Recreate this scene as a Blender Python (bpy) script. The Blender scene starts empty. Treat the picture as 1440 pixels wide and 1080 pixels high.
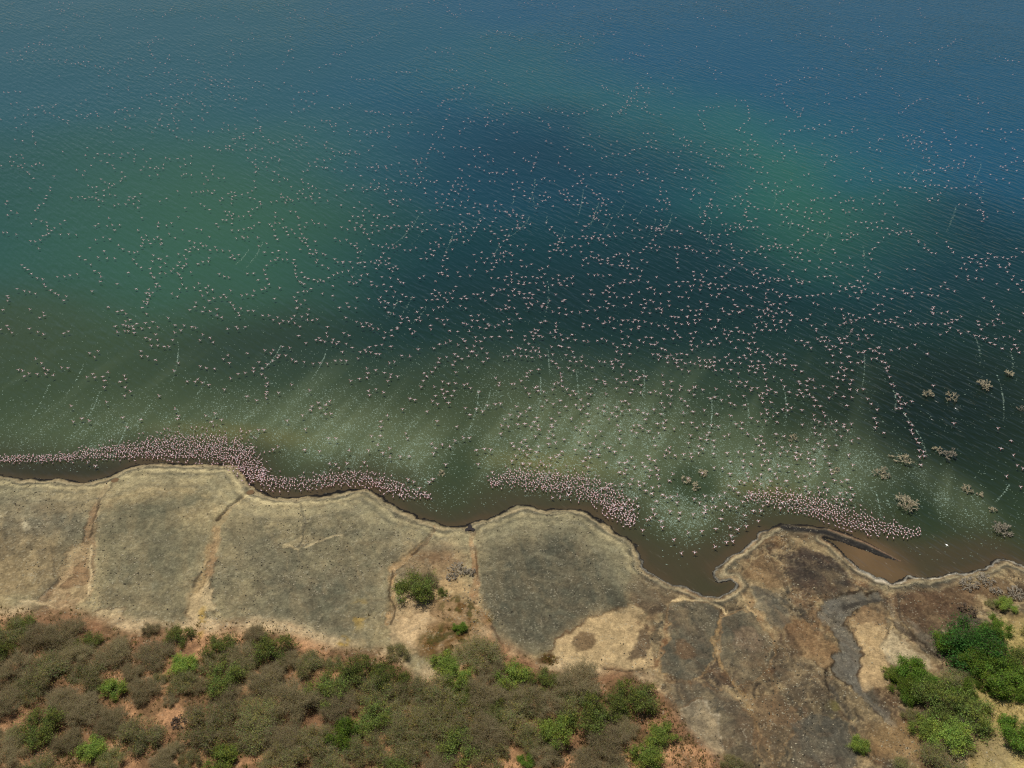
import bpy, math, random
import numpy as np

# ------------------------------------------------------------------ camera, sky, sun
SC = bpy.context.scene
COL = SC.collection
H, PITCH, FPX = 185.0, math.radians(34.0), 1480.0      # height over the lake, tilt, focal length (1440 px wide frame)
cam = bpy.data.cameras.new("camera")
cam.lens = 36.0 * FPX / 1440.0
cam.sensor_width = 36.0
cam.clip_start, cam.clip_end = 1.0, 30000.0
cam_o = bpy.data.objects.new("camera", cam)
cam_o.location = (0, 0, H)
cam_o.rotation_euler = (math.pi / 2 - PITCH, 0, 0)
COL.objects.link(cam_o)
SC.camera = cam_o

SUN_ELEV, SUN_AZ = math.radians(70), math.radians(-32)   # azimuth clockwise from +Y (the way the camera looks)
world = bpy.data.worlds.new("World")
SC.world = world
world.use_nodes = True
wn = world.node_tree
sky = wn.nodes.new("ShaderNodeTexSky")
sky.sky_type = 'NISHITA'
sky.sun_disc = False
sky.sun_elevation = SUN_ELEV
sky.sun_rotation = SUN_AZ
sky.air_density, sky.dust_density, sky.ozone_density = 1.0, 1.0, 0.7
wn.links.new(sky.outputs[0], wn.nodes["Background"].inputs[0])
wn.nodes["Background"].inputs[1].default_value = 0.055

sun = bpy.data.lights.new("sun", 'SUN')
sun.energy = 3.3
sun.angle = math.radians(0.6)
sun.color = (1.0, 0.97, 0.92)
sun_o = bpy.data.objects.new("sun", sun)
sd_ = (math.sin(SUN_AZ) * math.cos(SUN_ELEV), math.cos(SUN_AZ) * math.cos(SUN_ELEV), math.sin(SUN_ELEV))
from mathutils import Vector
sun_o.rotation_euler = Vector(sd_).to_track_quat('Z', 'Y').to_euler()
COL.objects.link(sun_o)

SC.view_settings.view_transform = 'Standard'
SC.view_settings.look = 'None'
SC.view_settings.exposure = 0.0
SC.view_settings.gamma = 1.0
SC.cycles.use_denoising = False
SC.cycles.filter_width = 1.25
SC.cycles.max_bounces = 5
SC.cycles.sample_clamp_direct = 6.0
SC.cycles.sample_clamp_indirect = 3.0

# ------------------------------------------------------------------ helpers
rng = np.random.default_rng(7)
random.seed(7)
CP, SP = math.cos(PITCH), math.sin(PITCH)

def ground_at(u, v, z=0.0):
    """map coordinates of the survey sheet (1440 x 1080) -> metres on the level z"""
    u = np.asarray(u, float); v = np.asarray(v, float)
    x = (u - 720) / FPX; y = -(v - 540) / FPX
    dy = y * SP + CP; dz = y * CP - SP
    t = (H - z) / -dz
    return x * t, dy * t

def sheet(X, Y):
    d = Y * CP + H * SP
    return 720 + FPX * X / d, 540 - FPX * (Y * SP - H * CP) / d

def lin(c):
    c = np.asarray(c, float) / 255.0
    return np.where(c <= 0.04045, c / 12.92, ((c + 0.055) / 1.055) ** 2.4)

def sstep(a, b, x):
    t = np.clip((x - a) / (b - a), 0, 1)
    return t * t * (3 - 2 * t)

_P = np.random.default_rng(3).random((256, 256)).astype(np.float32)
def vnoise(x, y):
    xi = np.floor(x).astype(int); yi = np.floor(y).astype(int)
    fx = (x - xi); fy = (y - yi)
    fx = fx * fx * (3 - 2 * fx); fy = fy * fy * (3 - 2 * fy)
    a = _P[xi & 255, yi & 255]; b = _P[(xi + 1) & 255, yi & 255]
    c = _P[xi & 255, (yi + 1) & 255]; d = _P[(xi + 1) & 255, (yi + 1) & 255]
    return (a * (1 - fx) + b * fx) * (1 - fy) + (c * (1 - fx) + d * fx) * fy

def fbm(x, y, s, octs=4, seed=0, gain=0.55):
    x = x / s + seed * 17.31; y = y / s + seed * 9.77
    r = 0; a = 1.0; t = 0
    for k in range(octs):
        r = r + a * vnoise(x, y); t += a; a *= gain
        x, y = 1.97 * (0.8 * x + 0.6 * y) + 5.2, 1.97 * (-0.6 * x + 0.8 * y) + 1.3
    return r / t                                       # 0..1, mean .5

def poly_dist(X, Y, pts, width=None):
    """distance to a polyline; with per-point widths returns distance / width"""
    best = np.full(X.shape, 1e9)
    for i in range(len(pts) - 1):
        ax, ay = pts[i][0], pts[i][1]; bx, by = pts[i + 1][0], pts[i + 1][1]
        dx, dy = bx - ax, by - ay
        L = dx * dx + dy * dy + 1e-9
        t = np.clip(((X - ax) * dx + (Y - ay) * dy) / L, 0, 1)
        d = np.hypot(X - ax - t * dx, Y - ay - t * dy)
        if width is not None:
            d = d / (width[i] * (1 - t) + width[i + 1] * t)
        best = np.minimum(best, d)
    return best

def inside(X, Y, poly):
    r = np.zeros(X.shape, bool)
    n = len(poly)
    for i in range(n):
        x1, y1 = poly[i]; x2, y2 = poly[(i + 1) % n]
        if y1 == y2: continue
        c = ((y1 > Y) != (y2 > Y)) & (X < (x2 - x1) * (Y - y1) / (y2 - y1) + x1)
        r ^= c
    return r

def blob(u, v, cx, cy, rx, ry, ang=0, soft=0.6):
    a = math.radians(ang)
    du, dv = u - cx, v - cy
    p = (du * math.cos(a) + dv * math.sin(a)) / rx
    q = (-du * math.sin(a) + dv * math.cos(a)) / ry
    return 1 - sstep(1 - soft, 1 + soft * 0.6, np.hypot(p, q))

def new_mesh(name, V, F, mats=(), midx=None, attrs=None, smooth=False):
    V = np.asarray(V, np.float32); F = np.asarray(F, np.int32)
    me = bpy.data.meshes.new(name)
    n, k = F.shape
    me.vertices.add(len(V)); me.vertices.foreach_set("co", V.ravel())
    me.loops.add(n * k); me.loops.foreach_set("vertex_index", F.ravel())
    me.polygons.add(n)
    me.polygons.foreach_set("loop_start", np.arange(0, n * k, k, dtype=np.int32))
    me.polygons.foreach_set("loop_total", np.full(n, k, np.int32))
    for m in mats: me.materials.append(m)
    if midx is not None: me.polygons.foreach_set("material_index", np.asarray(midx, np.int32))
    if smooth: me.polygons.foreach_set("use_smooth", np.ones(n, bool))
    me.update(calc_edges=True)
    for nm, c in (attrs or {}).items():
        c = np.asarray(c, np.float32)
        if c.ndim == 2:
            a = me.attributes.new(nm, 'FLOAT_COLOR', 'POINT')
            a.data.foreach_set("color", np.concatenate([c, np.ones((len(c), 1), np.float32)], 1).ravel())
        else:
            a = me.attributes.new(nm, 'FLOAT', 'POINT')
            a.data.foreach_set("value", c)
    return me

def link(name, me, parent=None, label=None, cat=None, group=None, kind=None):
    o = bpy.data.objects.new(name, me)
    COL.objects.link(o)
    o.parent = parent
    if label: o["label"] = label
    if cat: o["category"] = cat
    if group: o["group"] = group
    if kind: o["kind"] = kind
    return o

def grid_mesh(xs, ys):
    nx, ny = len(xs), len(ys)
    X, Y = np.meshgrid(xs, ys, indexing='xy')
    i = np.arange(nx * ny).reshape(ny, nx)
    F = np.stack([i[:-1, :-1].ravel(), i[:-1, 1:].ravel(), i[1:, 1:].ravel(), i[1:, :-1].ravel()], 1)
    return X.ravel(), Y.ravel(), F

class Nodes:
    def __init__(s, name):
        s.m = bpy.data.materials.new(name); s.m.use_nodes = True
        s.t = s.m.node_tree; s.n = s.t.nodes; s.l = s.t.links
        s.n.clear()
        s.out = s.n.new("ShaderNodeOutputMaterial")
    def new(s, typ, **kw):
        nd = s.n.new("ShaderNode" + typ)
        for k, v in kw.items():
            if k[0] == '_': setattr(nd, k[1:], v)
        for k, v in kw.items():
            if k[0] != '_':
                key = int(k[1:]) if k[0] == 'i' and k[1:].isdigit() else k.replace('_', ' ')
                s.put(nd, key, v)
        return nd
    def put(s, nd, key, v):
        if hasattr(v, 'is_output') or isinstance(v, bpy.types.NodeSocket): s.l.new(v, nd.inputs[key])
        else: nd.inputs[key].default_value = v
    def math(s, op, a, b=0.0, clamp=False):
        nd = s.n.new("ShaderNodeMath"); nd.operation = op; nd.use_clamp = clamp
        s.put(nd, 0, a); s.put(nd, 1, b)
        return nd.outputs[0]
    def mix(s, f, a, b, mode='MIX'):
        nd = s.n.new("ShaderNodeMix"); nd.data_type = 'RGBA'; nd.blend_type = mode
        s.put(nd, 0, f); s.put(nd, 6, a); s.put(nd, 7, b)
        return nd.outputs[2]
    def ramp(s, f, a, b):
        nd = s.n.new("ShaderNodeMapRange"); nd.interpolation_type = 'SMOOTHSTEP'
        s.put(nd, 0, f); nd.inputs[1].default_value = a; nd.inputs[2].default_value = b
        return nd.outputs[0]

def rgba(c): return (float(c[0]), float(c[1]), float(c[2]), 1.0)
def L4(*c): return rgba(lin(c))

# ------------------------------------------------------------------ shoreline (survey sheet)
SHORE = [(-420, 640), (-250, 655), (-100, 664), (0, 668), (42, 673), (83, 673), (119, 677), (144, 672), (167, 663), (183, 655), (205, 651), (240, 651),
 (280, 652), (311, 653), (333, 652), (343, 660), (349, 672), (356, 683), (367, 690), (386, 697), (419, 699), (461, 694),
 (494, 687), (517, 685), (530, 692), (544, 705), (572, 720), (600, 731), (628, 740), (650, 740), (678, 731), (706, 719),
 (727, 710), (745, 710), (767, 716), (800, 715), (828, 718), (844, 729), (861, 744), (883, 756), (898, 768), (902, 780),
 (906, 797), (922, 809), (944, 821), (964, 825), (986, 836), (1008, 838), (1024, 831), (1032, 822), (1027, 817), (1011, 819),
 (1003, 810), (1004, 798), (1022, 784), (1042, 771), (1057, 760), (1070, 748), (1087, 740), (1109, 736), (1132, 738),
 (1162, 742), (1190, 749), (1218, 762), (1245, 776), (1271, 791), (1255, 788), (1232, 780), (1205, 770), (1178, 761), (1160, 757),
 (1172, 764), (1183, 774), (1192, 784), (1200, 790), (1210, 800), (1222, 804), (1234, 811), (1244, 813), (1254, 819), (1266, 814), (1276, 809), (1301, 813), (1332, 807),
 (1359, 804), (1384, 799), (1400, 788), (1410, 785), (1425, 789), (1440, 795), (1480, 806), (1600, 800), (1900, 760)]
SHX, SHY = ground_at([p[0] for p in SHORE], [p[1] for p in SHORE])
SHW = list(zip(SHX, SHY))
LANDPOLY = [(-6000, SHY[0])] + SHW + [(6000, SHY[-1]), (6000, -6000), (-6000, -6000)]

def shore_sd(X, Y):
    """metres inland (+) or offshore (-)"""
    d = poly_dist(X, Y, [LANDPOLY[0]] + SHW + [LANDPOLY[len(SHW) + 1]])
    return np.where(inside(X, Y, LANDPOLY), d, -d)

# ------------------------------------------------------------------ land: height and colour of the ground
def axis(lo, hi, step, far_lo, far_hi, grow=1.5):
    a = list(np.arange(lo, hi + 1e-6, step))
    s, x, pre = step, lo, []
    while x > far_lo:
        s *= grow; x -= s; pre.append(x)
    s, x, post = step, a[-1], []
    while x < far_hi:
        s *= grow; x += s; post.append(x)
    return np.array(pre[::-1] + a + post)

THICK_U = [-400, 0, 100, 150, 200, 300, 400, 450, 520, 552, 585, 640, 680, 735, 760, 800, 860, 915, 950, 975, 1000, 1030, 1060]
THICK_V = [865, 868, 868, 884, 893, 886, 893, 905, 925, 925, 960, 945, 905, 925, 945, 948, 948, 965, 1005, 1045, 1068, 1085, 1120]

def paint_land(X, Y):
    u0, v0 = sheet(X, Y)
    w1 = fbm(X, Y, 9, 4, 1) - .5; w2 = fbm(X, Y, 9, 4, 2) - .5
    u = u0 + w1 * 26; v = v0 + w2 * 18
    w3 = fbm(X, Y, 2.6, 3, 3) - .5; w4 = fbm(X, Y, 2.6, 3, 4) - .5
    us = u0 + w1 * 13 + w3 * 7; vs = v0 + w2 * 10 + w4 * 6
    sd = shore_sd(X, Y)
    sd = sd + ((fbm(X, Y, 3.5, 3, 77) - .5) * 1.8 + (fbm(X, Y, 1.2, 2, 78) - .5) * .8) * (1 - sstep(4, 12, np.abs(sd))) * (1 - .85 * blob(u0, v0, 1205, 765, 95, 42, 20))
    sdn = sd + (fbm(X, Y, 4, 3, 5) - .5) * 2.2
    nl = fbm(X, Y, 34, 4, 6); nm = fbm(X, Y, 8, 4, 7); ns = fbm(X, Y, 2.2, 3, 8); nf = fbm(X, Y, .8, 2, 9)
    str1 = fbm(X * 0.9 + Y * .25, Y * .25 - X * .1, 3.0, 4, 11)     # streaks running down to the water
    n = len(X)
    col = np.zeros((n, 3))
    z = np.zeros(n)
    def lay(c, m):
        nonlocal col
        m = np.clip(m, 0, 1)[:, None]
        col = col * (1 - m) + lin(c)[None] * m
    left = 1 - sstep(880, 960, u)
    # gravel lobes
    col[:] = lin((134, 124, 95))
    lay((160, 143, 105), sstep(.45, .62, nl) * .8)
    lay((112, 107, 84), sstep(.47, .6, nm) * .55)
    lay((104, 102, 82), (blob(u, v, 480, 790, 105, 70) + blob(u, v, 430, 860, 110, 45)) * .62)
    lay((86, 86, 72), blob(u, v, 782, 835, 118, 88, 0, .3) * .84)
    lay((106, 104, 84), (blob(u, v, 215, 800, 70, 70) * .55 + blob(u, v, 225, 718, 70, 14, -12) * .55))
    lay((112, 110, 96), blob(u, v, 60, 725, 90, 40) * .5)
    lay((126, 104, 76), blob(u, v, 30, 790, 90, 50) * .5)
    lay((150, 128, 92), blob(u, v, 110, 700, 55, 25) * .55)
    # east side: brown, wet and mottled flats
    right = sstep(875, 935, u + (v - 860) * .25)
    lay((104, 90, 68), right)
    lay((132, 108, 78), right * sstep(.5, .66, nm) * .75)
    lay((80, 76, 66), right * sstep(.5, .62, fbm(X, Y, 13, 4, 13)) * .75)
    lay((118, 84, 56), right * sstep(.54, .66, fbm(X, Y, 11, 4, 14)) * .7)
    lay((78, 78, 70), blob(u, v, 1030, 900, 75, 50) * .55 + blob(u, v, 985, 985, 60, 50) * .6 + blob(u, v, 1130, 1040, 60, 40) * .6)
    lay((70, 58, 52), blob(u, v, 1150, 800, 45, 34, 20) * .75 + blob(u, v, 1178, 815, 12, 22, -20) * .7)
    lay((128, 106, 70), blob(u, v, 1172, 812, 16, 10) * .7 + blob(u, v, 1128, 768, 40, 14, 15) * .5)
    lay((122, 92, 60), blob(u, v, 1080, 810, 34, 24) * .7)
    lay((84, 78, 66), blob(u, v, 1110, 830, 26, 45, -30) * .6)
    lay((96, 68, 48), blob(u, v, 1320, 845, 80, 26, -4) * .75)
    lay((74, 60, 50), blob(u, v, 1300, 868, 60, 14, 8) * .6)
    lay((142, 112, 76), blob(u, v, 1395, 835, 50, 30) * .5)
    # sand fans
    sand1 = blob(u, v, 622, 868, 66, 58, 0, .35)
    lay((176, 146, 104), sand1 * .9)
    lay((150, 118, 84), blob(u, v, 612, 790, 48, 34) * .7)
    lay((122, 92, 66), sstep(.5, .62, nm) * blob(u, v, 620, 800, 55, 42) * .6)
    sand2 = blob(us, vs, 845, 902, 72, 40, -20, .3)
    lay((170, 144, 104), sand2 * .92)
    lay((110, 84, 58), sand2 * (blob(us, vs, 822, 905, 16, 14, 0, .3) + sstep(.62, .68, ns) * .6))
    lay((82, 68, 54), blob(us, vs, 905, 905, 12, 24, 20, .4) * .85 + blob(us, vs, 888, 925, 14, 9, 0, .5) * .6)
    sand3 = blob(us, vs, 1240, 905, 48, 44, 25, .35)
    lay((172, 146, 104), sand3 * .85)
    lay((124, 98, 70), blob(us, vs, 1225, 868, 36, 16, -12, .4) * .7)
    lay((168, 150, 116), blob(us, vs, 1262, 915, 26, 26, 20, .4) * .6)
    lay((150, 120, 82), blob(us, vs, 1165, 905, 30, 60, -25, .4) * .55)
    lay((176, 152, 112), blob(us, vs, 1050, 850, 30, 8, 22, .4) * .8 + blob(us, vs, 960, 846, 40, 5, 8, .5) * .7 + blob(us, vs, 1100, 778, 14, 6, 0, .5) * .5)
    lay((84, 62, 46), blob(us, vs, 915, 835, 36, 28, 10, .4) * .8 + blob(us, vs, 1010, 850, 40, 12, 5, .5) * .75)
    # streaky wash marks
    lay((150, 128, 92), sstep(.55, .7, str1) * .28)
    lay((92, 84, 66), sstep(.55, .7, 1 - str1) * .3)
    # gullies and channels: (points, widths, colour, edge colour, depth)
    chans = [
     ([(150, 678), (139, 708), (129, 745), (126, 790), (118, 835), (96, 858), (60, 868)], [3, 4, 7, 9, 8, 6, 4], (140, 114, 84), .10),
     ([(120, 770), (110, 810), (85, 838), (60, 850)], [4, 14, 10, 4], (146, 118, 86), .05),
     ([(349, 695), (322, 718), (304, 745), (296, 780), (289, 815), (274, 845), (270, 870), (284, 905)], [2.5, 3, 5, 8, 8, 9, 7, 5], (164, 138, 98), .16),
     ([(300, 760), (296, 800), (292, 815)], [2, 5, 2], (144, 120, 90), .05),
     ([(420, 703), (428, 730), (425, 760)], [2, 4, 3], (116, 104, 80), .12),
     ([(400, 772), (425, 764), (455, 760)], [3, 5, 2], (160, 142, 106), .0),
     ([(613, 743), (600, 762), (582, 776), (568, 790), (552, 806), (549, 830), (552, 856), (546, 880)], [2, 3, 3, 4, 5, 5, 5, 3], (168, 136, 96), .35),
     ([(612, 745), (601, 762), (584, 776)], [1.2, 1.5, 1.2], (96, 64, 46), .15),
     ([(664, 748), (663, 765), (668, 790), (670, 820), (666, 850), (685, 880), (690, 905)], [4, 3.5, 4, 6, 6, 5, 4], (158, 120, 84), .25),
     ([(1236, 838), (1206, 846), (1186, 862), (1178, 884), (1190, 915), (1200, 945), (1222, 975), (1245, 1005), (1252, 1030)], [8, 8, 7, 8, 12, 14, 9, 6, 4], (104, 98, 84), .35),
     ([(1236, 842), (1210, 842), (1192, 852)], [5, 4, 3], (60, 54, 48), .1),
     ([(1162, 945), (1168, 975), (1190, 1005), (1205, 1035)], [2.5, 3.5, 4, 2], (98, 92, 80), .25),
     ([(1252, 820), (1254, 855), (1265, 885), (1290, 905), (1320, 930)], [3, 3.5, 4, 3, 2], (124, 108, 86), .25),
     ([(1256, 880), (1246, 910), (1240, 925)], [2, 3, 2], (180, 156, 116), .15),
     ([(1080, 770), (1105, 830), (1145, 885), (1168, 905)], [4, 4, 5, 3], (92, 84, 70), .2),
     ([(1040, 820), (1060, 860), (1085, 895), (1070, 935), (1090, 975), (1075, 1040)], [7, 6, 4, 4, 3, 3], (136, 106, 72), .15),
     ([(1018, 862), (1005, 905), (1015, 940), (1045, 980), (1055, 1010), (1085, 1070)], [3, 3, 3, 3.5, 3, 3], (146, 118, 80), .2),
     ([(942, 850), (940, 880), (935, 910), (918, 945)], [4, 4, 3.5, 3], (126, 92, 62), .15),
     ([(915, 950), (950, 965), (965, 995)], [4, 5, 4], (96, 72, 52), .1),
    ]
    for pts, wd, c, dep in chans:
        xs = [p[0] for p in pts]; ys = [p[1] for p in pts]
        k = np.where((u0 > min(xs) - 60) & (u0 < max(xs) + 60) & (v0 > min(ys) - 60) & (v0 < max(ys) + 60))[0]
        if not len(k): continue
        q = poly_dist(u0[k] + w1[k] * 7 + w3[k] * 6 + (ns[k] - .5) * 3, v0[k] + w2[k] * 6 + w4[k] * 5, pts, wd)
        m = np.zeros(n); m[k] = 1 - sstep(.85, 1.1, q)
        e = np.zeros(n); e[k] = np.exp(-((q - 1.15) / .22) ** 2)
        lay(c, m * (.5 + .5 * sstep(.38, .58, ns * .5 + nm * .5)))
        lay((78, 62, 46), e * sstep(.45, .62, nm) * .75)
        lay((182, 160, 120), e * sstep(.45, .62, 1 - nm) * .45)
        z -= m * dep
    # rills draining to the water
    rr = random.Random(4)
    rills = []
    for q in range(46):
        if q < 30: a_u, a_v, hd = rr.uniform(930, 1240), rr.uniform(880, 1085), -1.57 + rr.gauss(-.25, .35)
        else: a_u, a_v, hd = rr.uniform(20, 860), rr.uniform(760, 890), -1.57 + rr.gauss(0, .4)
        p = [(a_u, a_v)]
        for _ in range(rr.randint(6, 16)):
            hd += rr.gauss(0, .35) - .12 * math.sin(hd + 1.57)
            a_u += 8 * math.cos(hd); a_v += 7 * math.sin(hd)
            p.append((a_u, a_v))
        rills.append((p, rr.uniform(.6, 1.7), rr.random(), q < 30))
    for p, w_, t_, east_ in rills:
        xs_ = [a[0] for a in p]; ys_ = [a[1] for a in p]
        k = np.where((u0 > min(xs_) - 14) & (u0 < max(xs_) + 14) & (v0 > min(ys_) - 14) & (v0 < max(ys_) + 14))[0]
        if not len(k): continue
        q = poly_dist(us[k], vs[k], p) / w_
        m = np.zeros(n); m[k] = 1 - sstep(.5, 1.6, q)
        f = np.zeros(n); f[k] = np.exp(-((q - 3.0) / 1.8) ** 2)
        m *= .35 + .65 * sstep(.35, .6, nm)
        lay((72, 62, 50) if t_ < .45 else (160, 136, 98) if t_ < .8 else (126, 96, 66), m * (.75 if east_ else .4))
        lay((150, 128, 94), f * (.3 if east_ else .12))
        z -= m * .12
    # crust: broken flakes of pale and dark mud
    fl1 = fbm(X + w1 * 14, Y + w2 * 14, 5.5, 5, 24, .65); fl2 = fbm(X + w2 * 16, Y - w1 * 16, 8.5, 5, 25, .65)
    lay((168, 146, 108), sstep(.57, .64, fl1) * (.22 + .3 * right))
    lay((82, 76, 64), sstep(.57, .64, fl2) * (.18 + .3 * right))
    lay((132, 100, 70), sstep(.60, .68, fbm(X - w2 * 12, Y + w1 * 12, 7, 5, 26, .62)) * (.12 + .38 * right))
    # pebbly bars
    grn = fbm(X, Y, .55, 2, 27)
    lay((196, 186, 158), sstep(.66, .80, grn) * (.25 + .75 * sstep(.48, .62, nl)) * .22)
    lay((66, 60, 48), sstep(.66, .80, 1 - grn) * (.25 + .75 * sstep(.48, .62, 1 - nl)) * .3)
    # erosion: flow lines running down to the lake, branching furrows
    fa = X * .88 + Y * .47; fb = (Y * .88 - X * .47) * .16
    flow = fbm(fa + w1 * 10, fb + w2 * 3, 1.6, 4, 71, .6); flow2 = fbm(fa + w2 * 12, fb - w1 * 3, 3.4, 4, 72, .6)
    ww1 = fbm(X, Y, 4.5, 4, 73) - .5; ww2 = fbm(X, Y, 4.5, 4, 74) - .5
    rdg = 1 - np.abs(2 * fbm(X + ww1 * 9, Y + ww2 * 9, 9, 5, 75, .6) - 1); rdg2 = 1 - np.abs(2 * fbm(X + ww2 * 7, Y + ww1 * 7, 5, 5, 76, .6) - 1)
    furrow = sstep(.955, .995, rdg) * sstep(.4, .55, nl + (right - .5) * .3); crest = sstep(.955, .995, rdg2)
    lay((68, 58, 48), furrow * (.12 + .5 * right)); lay((180, 156, 116), crest * (.10 + .32 * right))
    lay((78, 68, 56), sstep(.55, .66, flow) * (.08 + .34 * right)); lay((166, 142, 104), sstep(.56, .68, 1 - flow2) * (.10 + .30 * right))
    lay((116, 84, 58), sstep(.58, .68, flow2) * right * .3)
    z += (flow - .5) * (.05 + .3 * right) - furrow * (.06 + .2 * right) + crest * .08 * right
    # mud and gravel flats with clear edges: (outline, colour, strength, rim colour, rim strength, height)
    patches = [
     ([(672, 760), (690, 745), (730, 724), (800, 724), (850, 740), (888, 765), (890, 800), (880, 845), (850, 868), (810, 885), (790, 900), (775, 920), (740, 925), (712, 920), (695, 895), (690, 870), (674, 830)], (98, 95, 78), .55, (80, 66, 48), .5, .1),
     ([(300, 730), (350, 715), (420, 712), (520, 705), (575, 735), (578, 770), (550, 805), (545, 850), (530, 905), (440, 900), (330, 885), (290, 850), (298, 780)], (118, 112, 90), .42, (160, 140, 104), .35, .06),
     ([(145, 720), (200, 690), (290, 700), (300, 735), (285, 790), (262, 840), (265, 880), (190, 880), (140, 860), (128, 800)], (124, 116, 90), .35, (164, 142, 106), .35, .05),
     ([(882, 850), (905, 862), (900, 880), (915, 890), (912, 905), (920, 938), (890, 952), (850, 958), (810, 950), (775, 938), (775, 920), (800, 890), (850, 868)], (178, 152, 112), .85, (120, 92, 64), .6, -.12),
     ([(808, 895), (830, 888), (836, 905), (825, 920), (810, 914)], (112, 88, 62), .8, (90, 70, 50), .4, .03),
     ([(898, 890), (912, 888), (916, 905), (905, 925), (890, 935), (884, 925), (900, 910)], (92, 74, 58), .85, (70, 56, 44), .5, .05),
     ([(940, 852), (975, 846), (1014, 856), (1018, 872), (1004, 900), (1008, 935), (985, 955), (950, 960), (925, 945), (934, 915), (946, 890)], (94, 92, 78), .8, (150, 122, 84), .6, .1),
     ([(952, 905), (975, 905), (985, 922), (965, 930), (950, 920)], (122, 92, 64), .6, (110, 84, 60), .2, 0),
     ([(1022, 872), (1050, 860), (1075, 885), (1084, 910), (1078, 940), (1060, 960), (1042, 975), (1018, 940), (1012, 905)], (108, 101, 82), .75, (146, 116, 80), .6, .1),
     ([(1035, 890), (1060, 888), (1072, 912), (1055, 925), (1035, 915)], (142, 116, 92), .55, (120, 100, 80), .2, 0),
     ([(930, 962), (985, 965), (1030, 985), (1052, 1012), (1060, 1090), (1018, 1090), (1010, 1020), (985, 985), (950, 1000)], (104, 95, 78), .7, (132, 104, 74), .5, .08),
     ([(955, 1002), (990, 988), (1012, 1012), (1016, 1052), (1000, 1090), (930, 1090), (940, 1040)], (150, 134, 108), .75, (180, 164, 138), .4, .1),
     ([(1060, 985), (1090, 975), (1110, 1000), (1104, 1050), (1085, 1090), (1064, 1060)], (122, 100, 74), .7, (150, 120, 84), .5, .06),
     ([(1110, 1020), (1150, 1006), (1190, 1020), (1204, 1060), (1200, 1090), (1108, 1090)], (96, 92, 80), .8, (128, 108, 80), .4, .06),
     ([(1088, 905), (1112, 900), (1140, 932), (1160, 950), (1160, 985), (1130, 1000), (1100, 975), (1085, 940)], (120, 102, 78), .6, (90, 76, 58), .5, .05),
     ([(1085, 850), (1112, 868), (1150, 880), (1168, 905), (1172, 925), (1160, 945), (1140, 930), (1110, 900)], (142, 110, 76), .75, (92, 72, 52), .6, .12),
     ([(1165, 845), (1200, 832), (1235, 830), (1246, 846), (1215, 852), (1195, 866), (1189, 885), (1201, 900), (1206, 925), (1210, 955), (1224, 975), (1247, 1005), (1262, 1032), (1245, 1022), (1215, 988), (1190, 968), (1166, 952), (1172, 920), (1174, 892), (1150, 872)], (112, 106, 94), 1.15, (80, 66, 50), .8, -.35),
     ([(1190, 854), (1205, 843), (1230, 838), (1249, 845), (1238, 850), (1212, 849), (1198, 860)], (60, 54, 48), .9, (90, 80, 64), .2, -.05),
     ([(1196, 872), (1215, 858), (1245, 862), (1252, 890), (1242, 925), (1255, 942), (1250, 968), (1216, 972), (1208, 930), (1202, 900)], (176, 148, 108), .85, (108, 84, 60), .5, .12),
     ([(1200, 868), (1215, 858), (1245, 862), (1250, 880), (1225, 878), (1204, 884)], (126, 98, 70), .75, (150, 122, 86), .3, 0),
     ([(1258, 885), (1275, 905), (1300, 925), (1312, 942), (1270, 942), (1240, 930), (1246, 905)], (170, 153, 122), .85, (132, 110, 82), .5, -.06),
     ([(1258, 830), (1310, 818), (1350, 815), (1380, 830), (1350, 872), (1330, 884), (1300, 890), (1266, 875)], (114, 88, 64), .75, (86, 66, 50), .4, .1),
     ([(1280, 868), (1302, 893), (1332, 926), (1312, 922), (1285, 897)], (132, 118, 98), .8, (96, 80, 62), .5, -.1),
     ([(1105, 790), (1130, 775), (1165, 785), (1190, 800), (1200, 825), (1175, 840), (1140, 838), (1115, 820)], (80, 70, 62), .65, (110, 94, 76), .3, .15),
     ([(1055, 790), (1080, 785), (1100, 800), (1110, 825), (1085, 830), (1060, 822), (1045, 810)], (136, 108, 76), .75, (164, 140, 102), .5, .08),
     ([(1055, 830), (1085, 832), (1110, 850), (1115, 875), (1095, 890), (1075, 870), (1060, 850)], (114, 108, 92), .75, (150, 126, 90), .5, .08),
     ([(895, 806), (920, 825), (960, 840), (942, 850), (922, 872), (895, 857), (885, 830)], (92, 72, 56), .75, (120, 94, 68), .3, -.03),
     ([(560, 835), (605, 850), (640, 845), (690, 880), (705, 915), (650, 915), (560, 925), (545, 915), (553, 870)], (176, 148, 112), .7, (112, 88, 62), .4, .05),
     ([(1110, 756), (1150, 762), (1176, 775), (1186, 792), (1160, 782), (1120, 772)], (150, 132, 98), .6, (120, 100, 74), .3, .05)]
    w5 = fbm(X, Y, 1.1, 2, 28) - .5; w6 = fbm(X, Y, 1.1, 2, 29) - .5
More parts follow.
